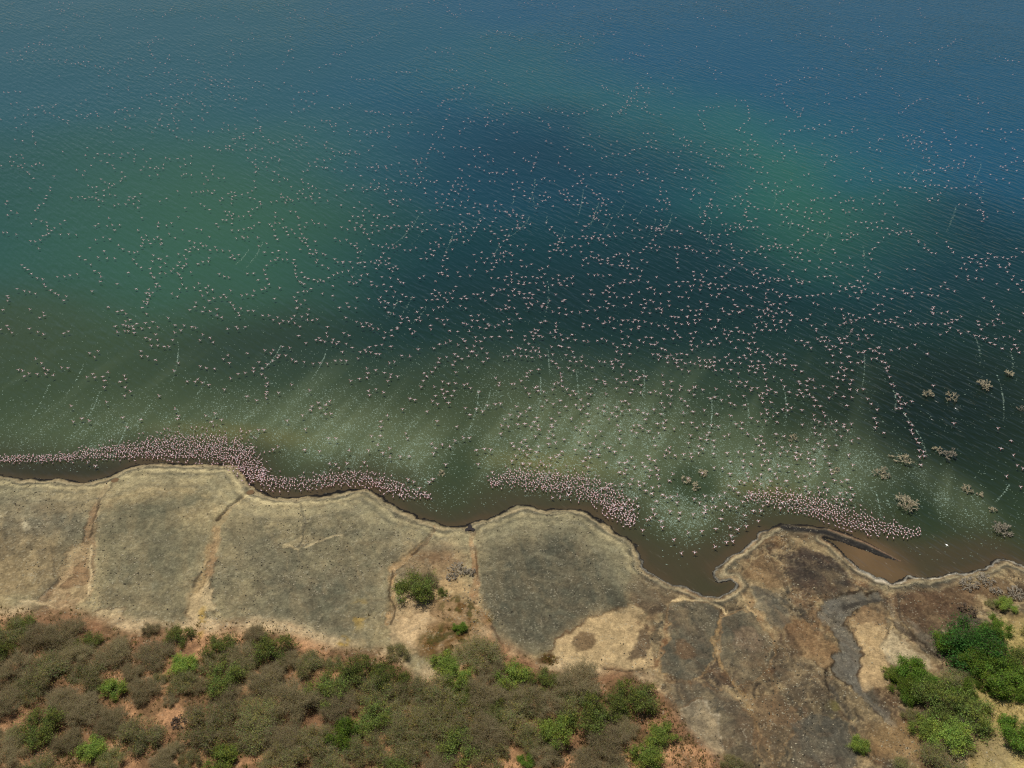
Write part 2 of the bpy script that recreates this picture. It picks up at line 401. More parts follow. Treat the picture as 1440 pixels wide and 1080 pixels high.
    patches += [
     ([(100, 772), (125, 765), (128, 842), (102, 862), (60, 868), (82, 840)], (172, 146, 108), .7, (120, 98, 70), .4, -.05),
     ([(120, 788), (110, 800), (92, 832), (118, 826), (124, 802)], (134, 100, 70), .85, (100, 76, 54), .5, -.05),
     ([(100, 838), (88, 850), (68, 862), (96, 854)], (150, 112, 78), .7, (110, 84, 60), .4, 0),
     ([(290, 810), (302, 836), (300, 846), (306, 856), (290, 864), (284, 882), (276, 902), (266, 868), (268, 848), (284, 838)], (180, 156, 118), .8, (104, 84, 60), .6, -.08),
     ([(300, 742), (308, 742), (300, 780), (298, 815), (288, 815), (290, 775)], (158, 126, 90), .7, (110, 86, 60), .4, -.05),
     ([(135, 862), (176, 862), (178, 875), (150, 892), (138, 880)], (180, 156, 120), .7, (110, 88, 64), .4, 0),
     ([(404, 882), (420, 884), (422, 898), (406, 894)], (132, 98, 70), .7, (150, 130, 100), .3, 0),
     ([(36, 738), (44, 736), (46, 746), (34, 750)], (196, 182, 150), .6, (150, 136, 108), .3, 0),
     ([(606, 846), (650, 845), (690, 880), (697, 908), (640, 926), (588, 928), (604, 892)], (126, 92, 58), .62, (100, 80, 48), .4, .05),
     ([(570, 868), (604, 860), (612, 876), (600, 900), (572, 915), (560, 905)], (184, 156, 118), .7, (140, 112, 80), .3, 0),
     ([(170, 716), (230, 708), (290, 700), (296, 708), (240, 722), (180, 730)], (104, 102, 82), .5, (130, 122, 98), .2, .0),
     ([(716, 786), (760, 780), (806, 790), (800, 798), (760, 790), (722, 796)], (128, 120, 96), .5, (90, 84, 68), .3, .04)]
    for poly, c, st_, rc, rs, dz in patches:
        xs_ = [a[0] for a in poly]; ys_ = [a[1] for a in poly]
        k = np.where((u0 > min(xs_) - 25) & (u0 < max(xs_) + 25) & (v0 > min(ys_) - 25) & (v0 < max(ys_) + 25))[0]
        if not len(k): continue
        pu, pv = u0[k] + w1[k] * 22 + w3[k] * 13 + w5[k] * 7, v0[k] + w2[k] * 16 + w4[k] * 10 + w6[k] * 6
        q = poly_dist(pu, pv, poly + poly[:1]); q = np.where(inside(pu, pv, poly), -q, q)
        m = np.zeros(n); m[k] = 1 - sstep(-2.2, 1.4, q)
        r_ = np.zeros(n); r_[k] = np.exp(-((q - .5) / 1.3) ** 2)
        lay(c, m * st_ * (.62 + .6 * (nm - .3) + .5 * (flow - .5) + .5 * (fl1 - .5)))
        lay(rc, r_ * rs * (.3 + 1.1 * sstep(.38, .62, fl2)))
        z += m * dz
    for pts, c in (([(158, 681), (139, 712), (127, 758)], (92, 76, 56)), ([(348, 693), (322, 716), (306, 735)], (78, 62, 44)), ([(128, 770), (127, 840)], (184, 162, 124)), ([(420, 706), (432, 738), (424, 768)], (92, 86, 68)),
                   ([(402, 768), (420, 776)], (176, 156, 118)), ([(430, 774), (460, 760), (480, 756)], (172, 154, 118)), ([(320, 883), (400, 885)], (184, 168, 134)), ([(30, 850), (60, 852), (110, 868)], (180, 158, 120)),
                   ([(610, 746), (600, 762), (580, 780)], (74, 54, 40)), ([(553, 806), (546, 835), (556, 862), (550, 882)], (86, 70, 50)), ([(690, 885), (702, 900), (705, 918)], (84, 68, 52)), ([(668, 770), (672, 812)], (110, 80, 54)), ([(945, 846), (985, 845), (1014, 855), (1022, 864)], (196, 170, 126)), ([(1040, 832), (1050, 855), (1062, 870)], (182, 154, 112)), ([(1100, 742), (1062, 768), (1020, 796)], (176, 160, 126)),
                   ([(1261, 1028), (1283, 1042), (1307, 1058)], (44, 36, 28)), ([(1222, 1051), (1231, 1072)], (44, 36, 28)), ([(1161, 944), (1160, 958), (1164, 975)], (56, 46, 36)),
                   ([(850, 942), (880, 948), (905, 946)], (60, 48, 36)), ([(1292, 900), (1322, 928)], (70, 58, 44)), ([(1262, 838), (1266, 872), (1290, 905)], (90, 76, 60))):
        xs_ = [a[0] for a in pts]; ys_ = [a[1] for a in pts]
        k = np.where((u0 > min(xs_) - 15) & (u0 < max(xs_) + 15) & (v0 > min(ys_) - 15) & (v0 < max(ys_) + 15))[0]
        if not len(k): continue
        q = poly_dist(u0[k] + w3[k] * 7, v0[k] + w4[k] * 6, pts)
        m = np.zeros(n); m[k] = 1 - sstep(.8, 2.2, q)
        lay(c, m * .8)
        if c[0] < 80: z -= m * .3
    # strand lines along the water
    calm = left * .9 + right * .4
    lay((172, 160, 124), np.exp(-((sdn - 7) / 4.0) ** 2) * .32 * left)
    lay((184, 168, 128), np.exp(-((sdn - 3.8) / .7) ** 2) * (.3 + .5 * sstep(.45, .6, nl)) * calm)
    lay((96, 92, 76), np.exp(-((sdn - 2.3) / .8) ** 2) * .7)
    lay((112, 106, 86), np.exp(-((sdn - 5.4) / .5) ** 2) * .5 * sstep(.42, .6, nm) * left)
    lay((120, 112, 90), np.exp(-((sdn - 9.5 - (nl - .5) * 6) / .9) ** 2) * .4 * left)
    lay((170, 146, 110), np.exp(-((sdn - 1.3) / .45) ** 2) * .45)
    lay((178, 160, 124), np.exp(-((sd - 1.9 - (ns - .5)) / .4) ** 2) * .5)
    lay((48, 43, 38), 1 - sstep(.5, 1.0, sd + (ns - .5) * .8))
    salt = np.exp(-((sd - .55 - (ns - .5)) / .2) ** 2) * sstep(1150, 1215, u0) * sstep(775, 795, v0)
    salt = np.maximum(salt, np.exp(-((sd - 1.2 - (nm - .5) * 3) / .8) ** 2) * blob(u0, v0, 1232, 810, 36, 16) )
    lay((206, 198, 180), salt * .5)
    lay((206, 198, 180), .35 * np.exp(-((sd - .5) / .22) ** 2) * sstep(890, 905, u0) * (1 - sstep(1060, 1100, u0)))
    # spit is dark shingle
    lay((64, 60, 56), np.clip(1 - poly_dist(u0, v0, [(1100, 742), (1160, 749), (1210, 767), (1265, 789)]) / 6, 0, 1) * 1.4)
    lay((150, 118, 92), np.exp(-(poly_dist(u0, v0, [(1165, 745), (1215, 763), (1269, 790)]) / 1.0) ** 2) * .8)
    # thicket soil
    tv = np.interp(u0, THICK_U, THICK_V)
    soil = sstep(-16, 14, v + (nl - .5) * 30 - tv) * (1 - sstep(1000, 1060, u0))
    lay((142, 104, 74), soil * .95)
    lay((178, 134, 96), soil * sstep(.48, .62, nm) * .75)
    lay((112, 88, 58), soil * sstep(.5, .6, fbm(X, Y, 5, 4, 31)) * .6)
    edge = np.exp(-((v - tv + 4) / 12) ** 2) * (1 - sstep(930, 980, u0))
    lay((182, 160, 124), edge * sstep(.42, .6, nm) * .7)
    # weeds on the sand fan
    g1 = blob(us, vs, 652, 862, 38, 18, 20, .5) + blob(us, vs, 628, 905, 44, 26, -20, .5)
    lay((112, 82, 42), g1 * sstep(.42, .55, ns * .6 + nm * .4) * .9)
    lay((92, 84, 38), g1 * sstep(.55, .62, fbm(X, Y, 1.6, 3, 33)) * .8)
    lay((96, 70, 36), blob(us, vs, 772, 932, 15, 9, 0, .5) * sstep(.4, .5, ns))
    yel = blob(u, v, 508, 868, 14, 22, 15, .7) * .8 + blob(u, v, 447, 843, 6, 6) + blob(u, v, 484, 905, 10, 8) + blob(us, vs, 284, 878, 7, 26, 10, .6) * .8
    lay((156, 126, 56), yel * sstep(.5, .58, ns) * .85)
    # dry yellow grass on the slope in the east
    gr = sstep(0, 22, (u - 1318) - np.interp(v0, [880, 930, 985, 1030, 1080], [70, 20, 22, 45, 30]))
    gr = gr * sstep(858, 895, v)
    lay((166, 144, 92), gr)
    lay((186, 164, 108), gr * sstep(.48, .62, nm) * .7)
    lay((140, 126, 78), gr * sstep(.5, .6, ns) * .6)
    lay((150, 132, 98), gr * blob(u, v, 1395, 1060, 40, 30) * .6)
    lay((154, 124, 84), blob(u, v, 1260, 1045, 60, 30) * .7)
    lay((112, 104, 60), blob(u, v, 1180, 1005, 22, 12, 40) * sstep(.45, .6, ns) * .8)
    lum = (col * np.array([.3, .6, .1])).sum(1, keepdims=True)
    col = col * (lum / .19) ** .42 * np.array([.92, .92, .86])
    # fine grain of the gravel
    col *= (0.66 + .68 * nf)[:, None] * (0.76 + .48 * ns)[:, None]
    # heights
    land = sd > 0
    zl = .06 + .5 * sstep(0, 9, sd) + .45 * sstep(6, 40, sd) + .18 * np.exp(-((sd - 3.2) / 1.6) ** 2)
    zl += (nl - .5) * .5 * sstep(3, 14, sd) + (nm - .5) * .22 * sstep(1, 5, sd) + (ns - .5) * .07 + (nf - .5) * .03
    zl += soil * (.3 + .9 * (nm - .5)) + gr * .3
    zl += z
    z = np.where(land, np.maximum(zl, .025 + .02 * np.minimum(sd, 3)), -.05 - .14 * np.minimum(-sd, 40))
    return col, z, soil, gr, sd

xs = axis(-163, 163, .33, -4000, 4000)
ys = axis(131, 250, .33, -4000, 4000)
GX, GY, GF = grid_mesh(xs, ys)
fine = (np.abs(GX) < 900) & (GY > -300) & (GY < 700)
gcol = np.tile(lin((140, 116, 82)), (len(GX), 1)); gz = np.where(GY > 250, -6.0, 1.2)
c_, z_, s_, gr_, sd_a = paint_land(GX[fine], GY[fine])
gcol[fine] = c_; gz[fine] = z_
SOIL = np.zeros(len(GX)); SOIL[fine] = s_
NXG = len(xs)

def ground_z(x, y):
    i = np.clip(np.searchsorted(xs, x) - 1, 0, len(xs) - 2); j = np.clip(np.searchsorted(ys, y) - 1, 0, len(ys) - 2)
    fx = (x - xs[i]) / (xs[i + 1] - xs[i]); fy = (y - ys[j]) / (ys[j + 1] - ys[j])
    Z = gz.reshape(len(ys), NXG)
    return (Z[j, i] * (1 - fx) + Z[j, i + 1] * fx) * (1 - fy) + (Z[j + 1, i] * (1 - fx) + Z[j + 1, i + 1] * fx) * fy

N = Nodes("gravel_and_soil")
at = N.new("Attribute", _attribute_name="tint")
geo = N.new("NewGeometry")
v1 = N.new("TexVoronoi", Vector=geo.outputs["Position"], Scale=1.7)
v2 = N.new("TexVoronoi", Vector=geo.outputs["Position"], Scale=1.25)
n1 = N.new("TexNoise", Vector=geo.outputs["Position"], Scale=.35, Detail=4.0)
n2 = N.new("TexNoise", Vector=geo.outputs["Position"], Scale=5.0, Detail=3.0)
peb = N.math('MULTIPLY', N.ramp(v1.outputs["Distance"], .40, .22), N.ramp(n1.outputs[0], .50, .66))
c1 = N.mix(N.math('MULTIPLY', peb, .36), at.outputs["Color"], L4(190, 180, 150))
dark = N.math('MULTIPLY', N.ramp(v2.outputs["Distance"], .32, .16), N.ramp(n1.outputs[0], .50, .36))
c2 = N.mix(N.math('MULTIPLY', dark, .42), c1, L4(60, 54, 42))
n3 = N.new("TexNoise", Vector=geo.outputs["Position"], Scale=2.2, Detail=6.0, Roughness=.75)
g1 = N.math('ADD', -.05, N.math('MULTIPLY', n3.outputs[0], 2.1))
g2 = N.math('ADD', .55, N.math('MULTIPLY', n2.outputs[0], .9))
c3 = N.mix(1.0, c2, N.math('MULTIPLY', g1, g2), 'MULTIPLY')
bmp = N.new("Bump", Strength=.7, Distance=.16, Height=n3.outputs[0])
bs = N.new("BsdfPrincipled", Base_Color=c3, Roughness=.92, Normal=bmp.outputs[0])
bs.inputs["Specular IOR Level"].default_value = .2
N.l.new(bs.outputs[0], N.out.inputs[0])
me = new_mesh("ground", np.stack([GX, GY, gz], 1), GF, [N.m], attrs={"tint": gcol}, smooth=True)
ground = link("ground", me, kind="structure", label="bare gravel and mud shore with gullies, red soil and dry grass")

# ------------------------------------------------------------------ lake
wx = axis(-190, 190, 1.3, -7000, 7000, 1.03)
wy = axis(136, 330, 1.1, 60, 9000, 1.022)
WX, WY, WF = grid_mesh(wx, wy)
def pale_zone(u, v):
    p = (blob(u, v, 830, 640, 190, 75, 0, .9) * 1.0 + blob(u, v, 560, 655, 120, 70, 0, .9) * .9
         + blob(u, v, 1120, 672, 130, 68, 0, .9) * 1.0 + blob(u, v, 980, 730, 90, 40, 12, .8) * 1.0
         + blob(u, v, 180, 610, 230, 55, -5, .9) * .45 + blob(u, v, 430, 610, 120, 60, 0, .9) * .65
         + blob(u, v, 1340, 705, 70, 26, 40, .8) * .55 + blob(u, v, 700, 560, 340, 60, 0, .9) * .25)
    p = p * (1 - .8 * blob(u, v, 975, 672, 42, 34, 0, .6)) * (1 - .8 * blob(u, v, 640, 665, 40, 60, 15, .7)) * (1 - .5 * blob(u, v, 640, 560, 60, 60, 0, .9))
    return np.clip(p, 0, 1.1)
def paint_water(X, Y):
    u0, v0 = sheet(X, Y)
    ok = (Y > 50)
    w1 = fbm(X, Y, 60, 3, 41) - .5; w2 = fbm(X, Y, 60, 3, 42) - .5
    u = u0 + w1 * 120; v = v0 + w2 * 70
    # ribbons of stirred-up water run obliquely off the shore
    rib = fbm(X * .92 - Y * .40, (X * .40 + Y * .92) * .10, 2.6, 3, 43)
    rib2 = fbm(X * .92 - Y * .40, (X * .40 + Y * .92) * .12, 9, 3, 44)
    n = len(X); col = np.zeros((n, 3))
    def lay(c, m):
        nonlocal col
        m = np.clip(m, 0, 1)[:, None]
        col = col * (1 - m) + lin(c)[None] * m
    col[:] = lin((22, 78, 100))
    lay((44, 86, 86), (1 - sstep(300, 760, u)) * .8)
    lay((16, 56, 58), sstep(190, 330, v + (u - 720) * -.05))
    lay((24, 52, 44), sstep(330, 470, v))
    lay((50, 62, 36), sstep(450, 600, v) * .9)
    lay((62, 76, 48), (1 - sstep(180, 640, u)) * sstep(330, 450, v) * .85)
    lay((48, 88, 72), (1 - sstep(120, 640, u)) * sstep(120, 260, v) * (1 - sstep(360, 470, v)) * .7)
    lay((60, 98, 68), blob(u, v, 310, 310, 260, 130, -8, 1.0) * .65)
    lay((44, 94, 86), blob(u, v, 790, 125, 220, 65, 14, 1.0) * .55)
    lay((44, 100, 84), blob(u, v, 1090, 250, 220, 95, 18, 1.0) * .8)
    lay((48, 92, 66), blob(u, v, 1180, 320, 140, 60, 10, .95) * .5)
    lay((14, 34, 34), blob(u, v, 900, 420, 300, 90, 0, .95) * .5)  # cloud shadow painted into the water colour
    lay((14, 48, 54), blob(u, v, 780, 215, 230, 70, 6, .95) * .7)
    lay((14, 30, 24), blob(u, v, 1320, 590, 210, 130, 0, .95) * .85)
    lay((16, 50, 62), blob(u, v, 1330, 350, 150, 90, 0, .95) * .4)
    lay((38, 52, 40), blob(u, v, 350, 460, 150, 50, 0, .95) * .5)
    ps = pale_zone(u0 + w1 * 50, v0 + w2 * 30)
    lay((116, 124, 88), ps * (.62 + .6 * (rib - .5)) * .9)
    lay((118, 112, 62), (blob(u0, v0, 775, 655, 90, 18, 6, .9) + blob(u0, v0, 330, 612, 110, 16, 4, .9) + blob(u0, v0, 1080, 690, 60, 14, 8, .9)) * .55)
    lay((92, 104, 74), sstep(.52, .7, rib2) * sstep(470, 560, v0) * (1 - sstep(640, 700, v0)) * (1 - sstep(1150, 1250, u0)) * .35)
    sd = np.full(n, -999.0)
    k = ok & (Y < 330) & (np.abs(X) < 400)
    sd[k] = shore_sd(X[k], Y[k])
    off = -sd + (fbm(X, Y, 10, 3, 45) - .5) * 6
    lay((62, 64, 40), (1 - sstep(5, 22, off)) * .85)
    lay((70, 62, 42), (1 - sstep(1, 10, off)) * .7)
    lay((84, 68, 46), (1 - sstep(0, 2.4, off)) * .6)
    lay((114, 90, 60), blob(u0, v0, 1232, 790, 62, 26, 22, .7) * .95)
    lay((74, 64, 44), blob(u0, v0, 1320, 780, 90, 24, -6, .9) * .7 + blob(u0, v0, 960, 790, 60, 34, 0, .8) * .55)
    lay((46, 46, 30), blob(u0, v0, 80, 660, 110, 12, 0, .6) * .6)
    return col, sd
wcol, wsd = paint_water(WX, WY)

N = Nodes("lake_water")
at = N.new("Attribute", _attribute_name="tint")
geo = N.new("NewGeometry")
def waves(angle, length, scale_along, seed, detail=2.0):
    mp = N.new("Mapping", Vector=geo.outputs["Position"])
    mp.inputs["Rotation"].default_value = (0, 0, math.radians(angle))
    mp.inputs["Location"].default_value = (seed * 13.7, seed * 5.1, seed)
    mp2 = N.new("Mapping", Vector=mp.outputs[0])
    mp2.inputs["Scale"].default_value = (scale_along / length, 1.0 / length, 1)
    return N.new("TexNoise", Vector=mp2.outputs[0], Scale=1.0, Detail=detail, Roughness=.5).outputs[0]
wA = waves(50, 1.9, .24, 1, 1.0)
wB = waves(66, 1.4, .28, 2, 1.0)
wC = waves(34, .9, .4, 3)
big = N.new("TexNoise", Vector=geo.outputs["Position"], Scale=.012, Detail=3.0).outputs[0]
h = N.math('ADD', N.math('MULTIPLY', wA, 1.0), N.math('ADD', N.math('MULTIPLY', wB, .5), N.math('MULTIPLY', wC, .12)))
amp = N.math('ADD', .55, N.math('MULTIPLY', N.ramp(big, .35, .65), .6))
bmp = N.new("Bump", Strength=1.0, Distance=.52, Height=N.math('MULTIPLY', h, amp))
bs = N.new("BsdfPrincipled", Base_Color=at.outputs["Color"], Roughness=.15, IOR=1.33, Normal=bmp.outputs[0])
N.l.new(bs.outputs[0], N.out.inputs[0])
me = new_mesh("lake", np.stack([WX, WY, np.zeros(len(WX))], 1), WF, [N.m], attrs={"tint": wcol})
lake = link("lake_water", me, kind="structure", label="green and blue rippled soda lake water, brown along the shore")

# ------------------------------------------------------------------ plain materials
def plain(name, c, rough=.8, attr=None, jitter=0.0, trans=0.0):
    N = Nodes(name)
    base = rgba(lin(c))
    if attr:
        base = N.mix(1.0, base, N.new("Attribute", _attribute_name=attr).outputs["Color"], 'MULTIPLY')
    if jitter:
        oi = N.new("ObjectInfo")
        hs = N.new("HueSaturation", Color=base, Fac=1.0)
        N.put(hs, "Value", N.math('ADD', 1 - jitter / 2, N.math('MULTIPLY', oi.outputs["Random"], jitter)))
        N.put(hs, "Hue", N.math('ADD', 0.5 - jitter * .02, N.math('MULTIPLY', oi.outputs["Random"], jitter * .03)))
        base = hs.outputs[0]
    if trans:
        d = N.new("BsdfDiffuse", Color=base); t = N.new("BsdfTranslucent", Color=base)
        mx = N.new("MixShader", i0=trans, i1=d.outputs[0], i2=t.outputs[0])
        N.l.new(mx.outputs[0], N.out.inputs[0])
    else:
        b = N.new("BsdfPrincipled", Base_Color=base, Roughness=rough)
        b.inputs["Specular IOR Level"].default_value = .25
        N.l.new(b.outputs[0], N.out.inputs[0])
    return N.m

M_plum = plain("plumage_pale_pink", (255, 232, 228), .8)
M_coral = plain("plumage_coral", (250, 184, 176), .8)
M_black = plain("plumage_black", (26, 22, 22), .7)
M_leg = plain("leg_red", (190, 84, 78), .6)
BIRD_M = [M_plum, M_coral, M_black, M_leg]

# ------------------------------------------------------------------ flamingos
def loft(rings, k, mats):
    """rings: (x, y, z, rx, rz) along the body; returns V, F(tri), material per face. Frame across y."""
    V, F, M = [], [], []
    n = len(rings)
    for i, (x, y, z, rx, rz) in enumerate(rings):
        a = rings[max(i - 1, 0)]; b = rings[min(i + 1, n - 1)]
        t = Vector((b[0] - a[0], b[1] - a[1], b[2] - a[2])).normalized()
        side = Vector((1, 0, 0)); upv = t.cross(side) * -1
        upv.normalize()
        for j in range(k):
            an = 2 * math.pi * j / k
            p = Vector((x, y, z)) + side * (math.cos(an) * rx) + upv * (math.sin(an) * rz)
            V.append(tuple(p))
    for i in range(n - 1):
        for j in range(k):
            a, b = i * k + j, i * k + (j + 1) % k
            c, d = a + k, b + k
            F += [(a, b, d), (a, d, c)]; M += [mats[i]] * 2
    for base, flip in ((0, True), ((n - 1) * k, False)):
        for j in range(1, k - 1):
            f = (base, base + j, base + j + 1)
            F.append(f[::-1] if flip else f); M.append(mats[0 if flip else -1])
    return V, F, M

def flying_bird(a1, a2, sweep, k=5, lite=False):
    R = [(0, .58, -.05, .008, .01), (0, .53, .0, .03, .03), (0, .48, .01, .018, .018), (0, .22, .0, .024, .026), (0, .12, -.01, .07, .075),
         (0, -.02, -.01, .095, .095), (0, -.18, -.005, .075, .07), (0, -.32, .0, .03, .02), (0, -.62, -.02, .014, .012), (0, -.70, -.02, .022, .01)]
    mt = [2, 0, 0, 0, 0, 0, 0, 3, 3]
    if lite:
        R = [R[0], R[1], R[3], R[4], R[5], R[6], R[7], R[9]]; mt = [0, 0, 0, 0, 0, 0, 3]
    V, F, M = loft(R, k, mt)
    for s in (-1, 1):
        st = []
        px, pz = .06, .05
        st.append((px, pz, .10, .22))
        px += .24 * math.cos(a1); pz += .24 * math.sin(a1)
        st.append((px, pz, .13, .21))
        px += .30 * math.cos(a2); pz += .30 * math.sin(a2)
        st.append((px, pz, .06 - sweep, .05))
        b0 = len(V)
        for (x, z, le, ch) in st:
            V += [(s * x, le, z), (s * x, le - ch * .74, z + .018), (s * x, le - ch, z - .004), (s * x, le - ch * .5, z - .018)]
        for i in range(2):
            o = b0 + i * 4; p = o + 4
            for (a, b, m) in ((0, 1, 1 if i == 0 else 1), (1, 2, 2), (2, 3, 2), (3, 0, 0)):
                q = [(o + a, p + a, p + b), (o + a, p + b, o + b)]
                if s < 0: q = [f[::-1] for f in q]
                F += q; M += [0 if (a == 0 and i == 0) else m] * 2
        o = b0 + 8
        F += [(o, o + 1, o + 3), (o + 1, o + 2, o + 3)]; M += [1, 2]
    return np.array(V), np.array(F), np.array(M)

def standing_bird(pose, k=5, lite=False):
    # legs up into the belly are separate tubes, the neck and body are one loft
    if pose == 0:      # head up
        R = [(0, .30, .86, .008, .012), (0, .27, .92, .03, .032), (0, .21, .93, .02, .02), (0, .16, .84, .02, .02), (0, .22, .70, .024, .024), (0, .17, .60, .06, .06)]
    elif pose == 1:    # feeding, head down to the water
        R = [(0, .40, .05, .01, .014), (0, .37, .10, .03, .03), (0, .36, .20, .02, .02), (0, .40, .40, .022, .022), (0, .31, .58, .028, .028), (0, .18, .58, .06, .06)]
    else:              # neck forward
        R = [(0, .52, .74, .008, .012), (0, .47, .79, .03, .03), (0, .42, .78, .02, .02), (0, .34, .66, .02, .02), (0, .28, .58, .03, .03), (0, .18, .58, .065, .065)]
    R += [(0, .04, .57, .105, .10), (0, -.12, .55, .10, .085), (0, -.26, .50, .06, .045), (0, -.36, .46, .02, .015)]
    mt = [2, 0, 0, 0, 0, 0, 0, 1, 2]
    if lite:
        del R[2], mt[2]
    V, F, M = loft(R, k, mt)
    for s in (-1, 1):
        lv, lf, lm = loft([(s * .045, -.02, .50, .016, .016), (s * .045, -.05, .26, .014, .014), (s * .05, .0, -.25, .012, .012)], 3, [3, 3])
        o = len(V); V += lv; F += [tuple(i + o for i in f) for f in lf]; M += lm
        # folded wing: coral coverts, black tips
        wv = [(s * .085, .14, .62), (s * .125, .0, .58), (s * .085, -.02, .655), (s * .04, -.36, .50), (s * .10, -.14, .52)]
        o = len(V); V += wv
        fs = [(0, 1, 2), (2, 1, 4), (2, 4, 3), (0, 4, 1)]
        if s < 0: fs = [f[::-1] for f in fs]
        F += [tuple(i + o for i in f) for f in fs]; M += [0, 1, 1, 0]
    return np.array(V), np.array(F), np.array(M)

FLY_POSES = [(.75, .45, .10), (.45, .15, .08), (.15, -.15, .06), (.95, .75, .12), (-.2, -.45, .12), (.6, .6, .10), (.85, .35, .08)]
FLY_HI = [flying_bird(*p, k=7) for p in FLY_POSES]
FLY_LO = [flying_bird(*p, k=4, lite=True) for p in FLY_POSES]
STD_HI = [standing_bird(p, 6) for p in range(3)]
STD_LO = [standing_bird(p, 4, True) for p in range(3)]

def merge(kinds, which, pos, head, scale, tilt=None):
    Vs, Fs, Ms, off = [], [], [], 0
    for p in range(len(kinds)):
        k = np.where(which == p)[0]
        if not len(k): continue
        V, F, M = kinds[p]
        ca, sa = np.cos(head[k])[:, None], np.sin(head[k])[:, None]
        s = scale[k][:, None]
        x = (V[None, :, 0] * ca - V[None, :, 1] * sa) * s + pos[k, 0][:, None]
        y = (V[None, :, 0] * sa + V[None, :, 1] * ca) * s + pos[k, 1][:, None]
        z = V[None, :, 2] * s + pos[k, 2][:, None]
        Vs.append(np.stack([x, y, z], 2).reshape(-1, 3))
        Fs.append((F[None] + (np.arange(len(k)) * len(V))[:, None, None] + off).reshape(-1, 3))
        Ms.append(np.tile(M, len(k)))
        off += len(k) * len(V)
    return np.concatenate(Vs), np.concatenate(Fs), np.concatenate(Ms)

# how many are on the wing in each 120 x 60 square of the survey sheet
DENS = np.array([
 [22, 16, 14, 12, 7, 14, 10, 8, 10, 10, 12, 1], [28, 28, 28, 14, 10, 14, 10, 14, 5, 14, 10, 6],
 [24, 34, 40, 26, 14, 30, 12, 28, 18, 24, 10, 4], [20, 28, 36, 40, 40, 28, 22, 24, 38, 30, 32, 36],
 [16, 30, 34, 34, 44, 46, 48, 36, 38, 38, 32, 22], [18, 26, 36, 40, 50, 56, 48, 50, 50, 40, 18, 8],
 [16, 28, 34, 36, 42, 48, 48, 46, 50, 42, 28, 26], [12, 26, 24, 24, 34, 42, 40, 48, 52, 40, 22, 22],
 [9, 14, 14, 20, 26, 26, 36, 44, 50, 40, 6, 4], [3, 7, 8, 22, 10, 22, 36, 42, 44, 32, 9, 2],
 [.5, 3, 3, 18, 24, 22, 50, 44, 46, 34, 3, 5], [0, 0, 0, 5, 12, 4, 6, 52, 62, 34, 0, 1], [0, 0, 0, 0, 0, 0, 0, 14, 16, 2, 0, 0]], float)
def dens(u, v):
    i = min(max(int(v / 60), 0), 12); j = min(max(int(u / 120), 0), 11)
    fu, fv = u / 120 - .5, v / 60 - .5
    i0, j0 = int(np.clip(math.floor(fv), 0, 11)), int(np.clip(math.floor(fu), 0, 10))
    a, b = np.clip(fv - i0, 0, 1), np.clip(fu - j0, 0, 1)
    return (DENS[i0, j0] * (1 - b) + DENS[i0, j0 + 1] * b) * (1 - a) + (DENS[i0 + 1, j0] * (1 - b) + DENS[i0 + 1, j0 + 1] * b) * a
fly = []
occ = {}
def try_add(u, v, mind):
    if ((u - 975) / 44) ** 2 + ((v - 672) / 28) ** 2 < 1 and random.random() < .9: return False
    if v > 560: mind += 2.2
    ci, cj = int(u // 8), int(v // 8)
    for di in (-1, 0, 1):
        for dj in (-1, 0, 1):
            for (a, b) in occ.get((ci + di, cj + dj), ()):
                if (a - u) ** 2 + ((b - v) * 1.3) ** 2 < mind * mind: return False
    occ.setdefault((ci, cj), []).append((u, v)); fly.append((u, v))
    return True
DENS[:9] *= 1.25; DENS[9:, 5:10] *= 1.4
quota = {}
for i in range(13):
    for j in range(12):
        quota[(i, j)] = DENS[i, j]
tot = int(DENS.sum())
pr = (DENS / DENS.sum()).ravel()
guard = 0
# long strings first, then pairs, triplets and singles
while len(fly) < tot and guard < 60000:
    guard += 1
    c = np.searchsorted(np.cumsum(pr), random.random()); c = min(c, len(pr) - 1)
    i, j = divmod(c, 12)
    u, v = (j + random.random()) * 120, (i + random.random()) * 60
    sc = (v + 458) / 998.0
    frac = len(fly) / tot
    L = random.choice([4, 5, 6, 8, 10, 13]) if frac < .32 else random.choice([1, 1, 1, 2, 2, 3, 4])
    if v > 540: L = random.choice([1, 1, 1, 2])
    ang = random.gauss(.25, .55) if random.random() < .8 else random.gauss(-.5, .3)
    for q in range(L):
        ii, jj = int(v // 60), int(u // 120)
        if (ii, jj) not in quota or quota[(ii, jj)] < -1.5: break
        if random.random() < .88 and try_add(u, v, 3.6 * sc + .6):
            quota[(ii, jj)] -= 1
        st = random.uniform(6, 12.5) * (.6 + .7 * sc) * .85
        ang += random.gauss(0, .32)
        u += st * math.cos(ang); v += st * math.sin(ang) * .62 + random.gauss(0, .9)
# the strings one can follow in the photograph
for pts, cnt in (([(899, 118), (893, 132), (880, 148), (866, 162)], 22), ([(678, 52), (695, 44), (712, 47), (735, 57)], 14),
                 ([(1232, 494), (1243, 515), (1256, 540), (1268, 570), (1280, 600), (1295, 628)], 26), ([(1238, 492), (1215, 494), (1190, 505)], 10),
                 ([(1283, 605), (1292, 622), (1300, 640), (1290, 648)], 14), ([(1245, 302), (1275, 325), (1298, 345), (1315, 358)], 12),
                 ([(1388, 355), (1405, 372), (1425, 390), (1438, 410)], 14), ([(1265, 460), (1300, 455), (1330, 458), (1370, 472)], 15)):
    P = np.array(pts, float); s = np.linspace(0, len(P) - 1, cnt)
    for q in s:
        k = min(int(q), len(P) - 2); p = P[k] + (P[k + 1] - P[k]) * (q - k)
        try_add(p[0] + random.gauss(0, 2.2), p[1] + random.gauss(0, 1.8), 2.5)
fly = np.array(fly)
fx, fy = ground_at(fly[:, 0], fly[:, 1], .9)
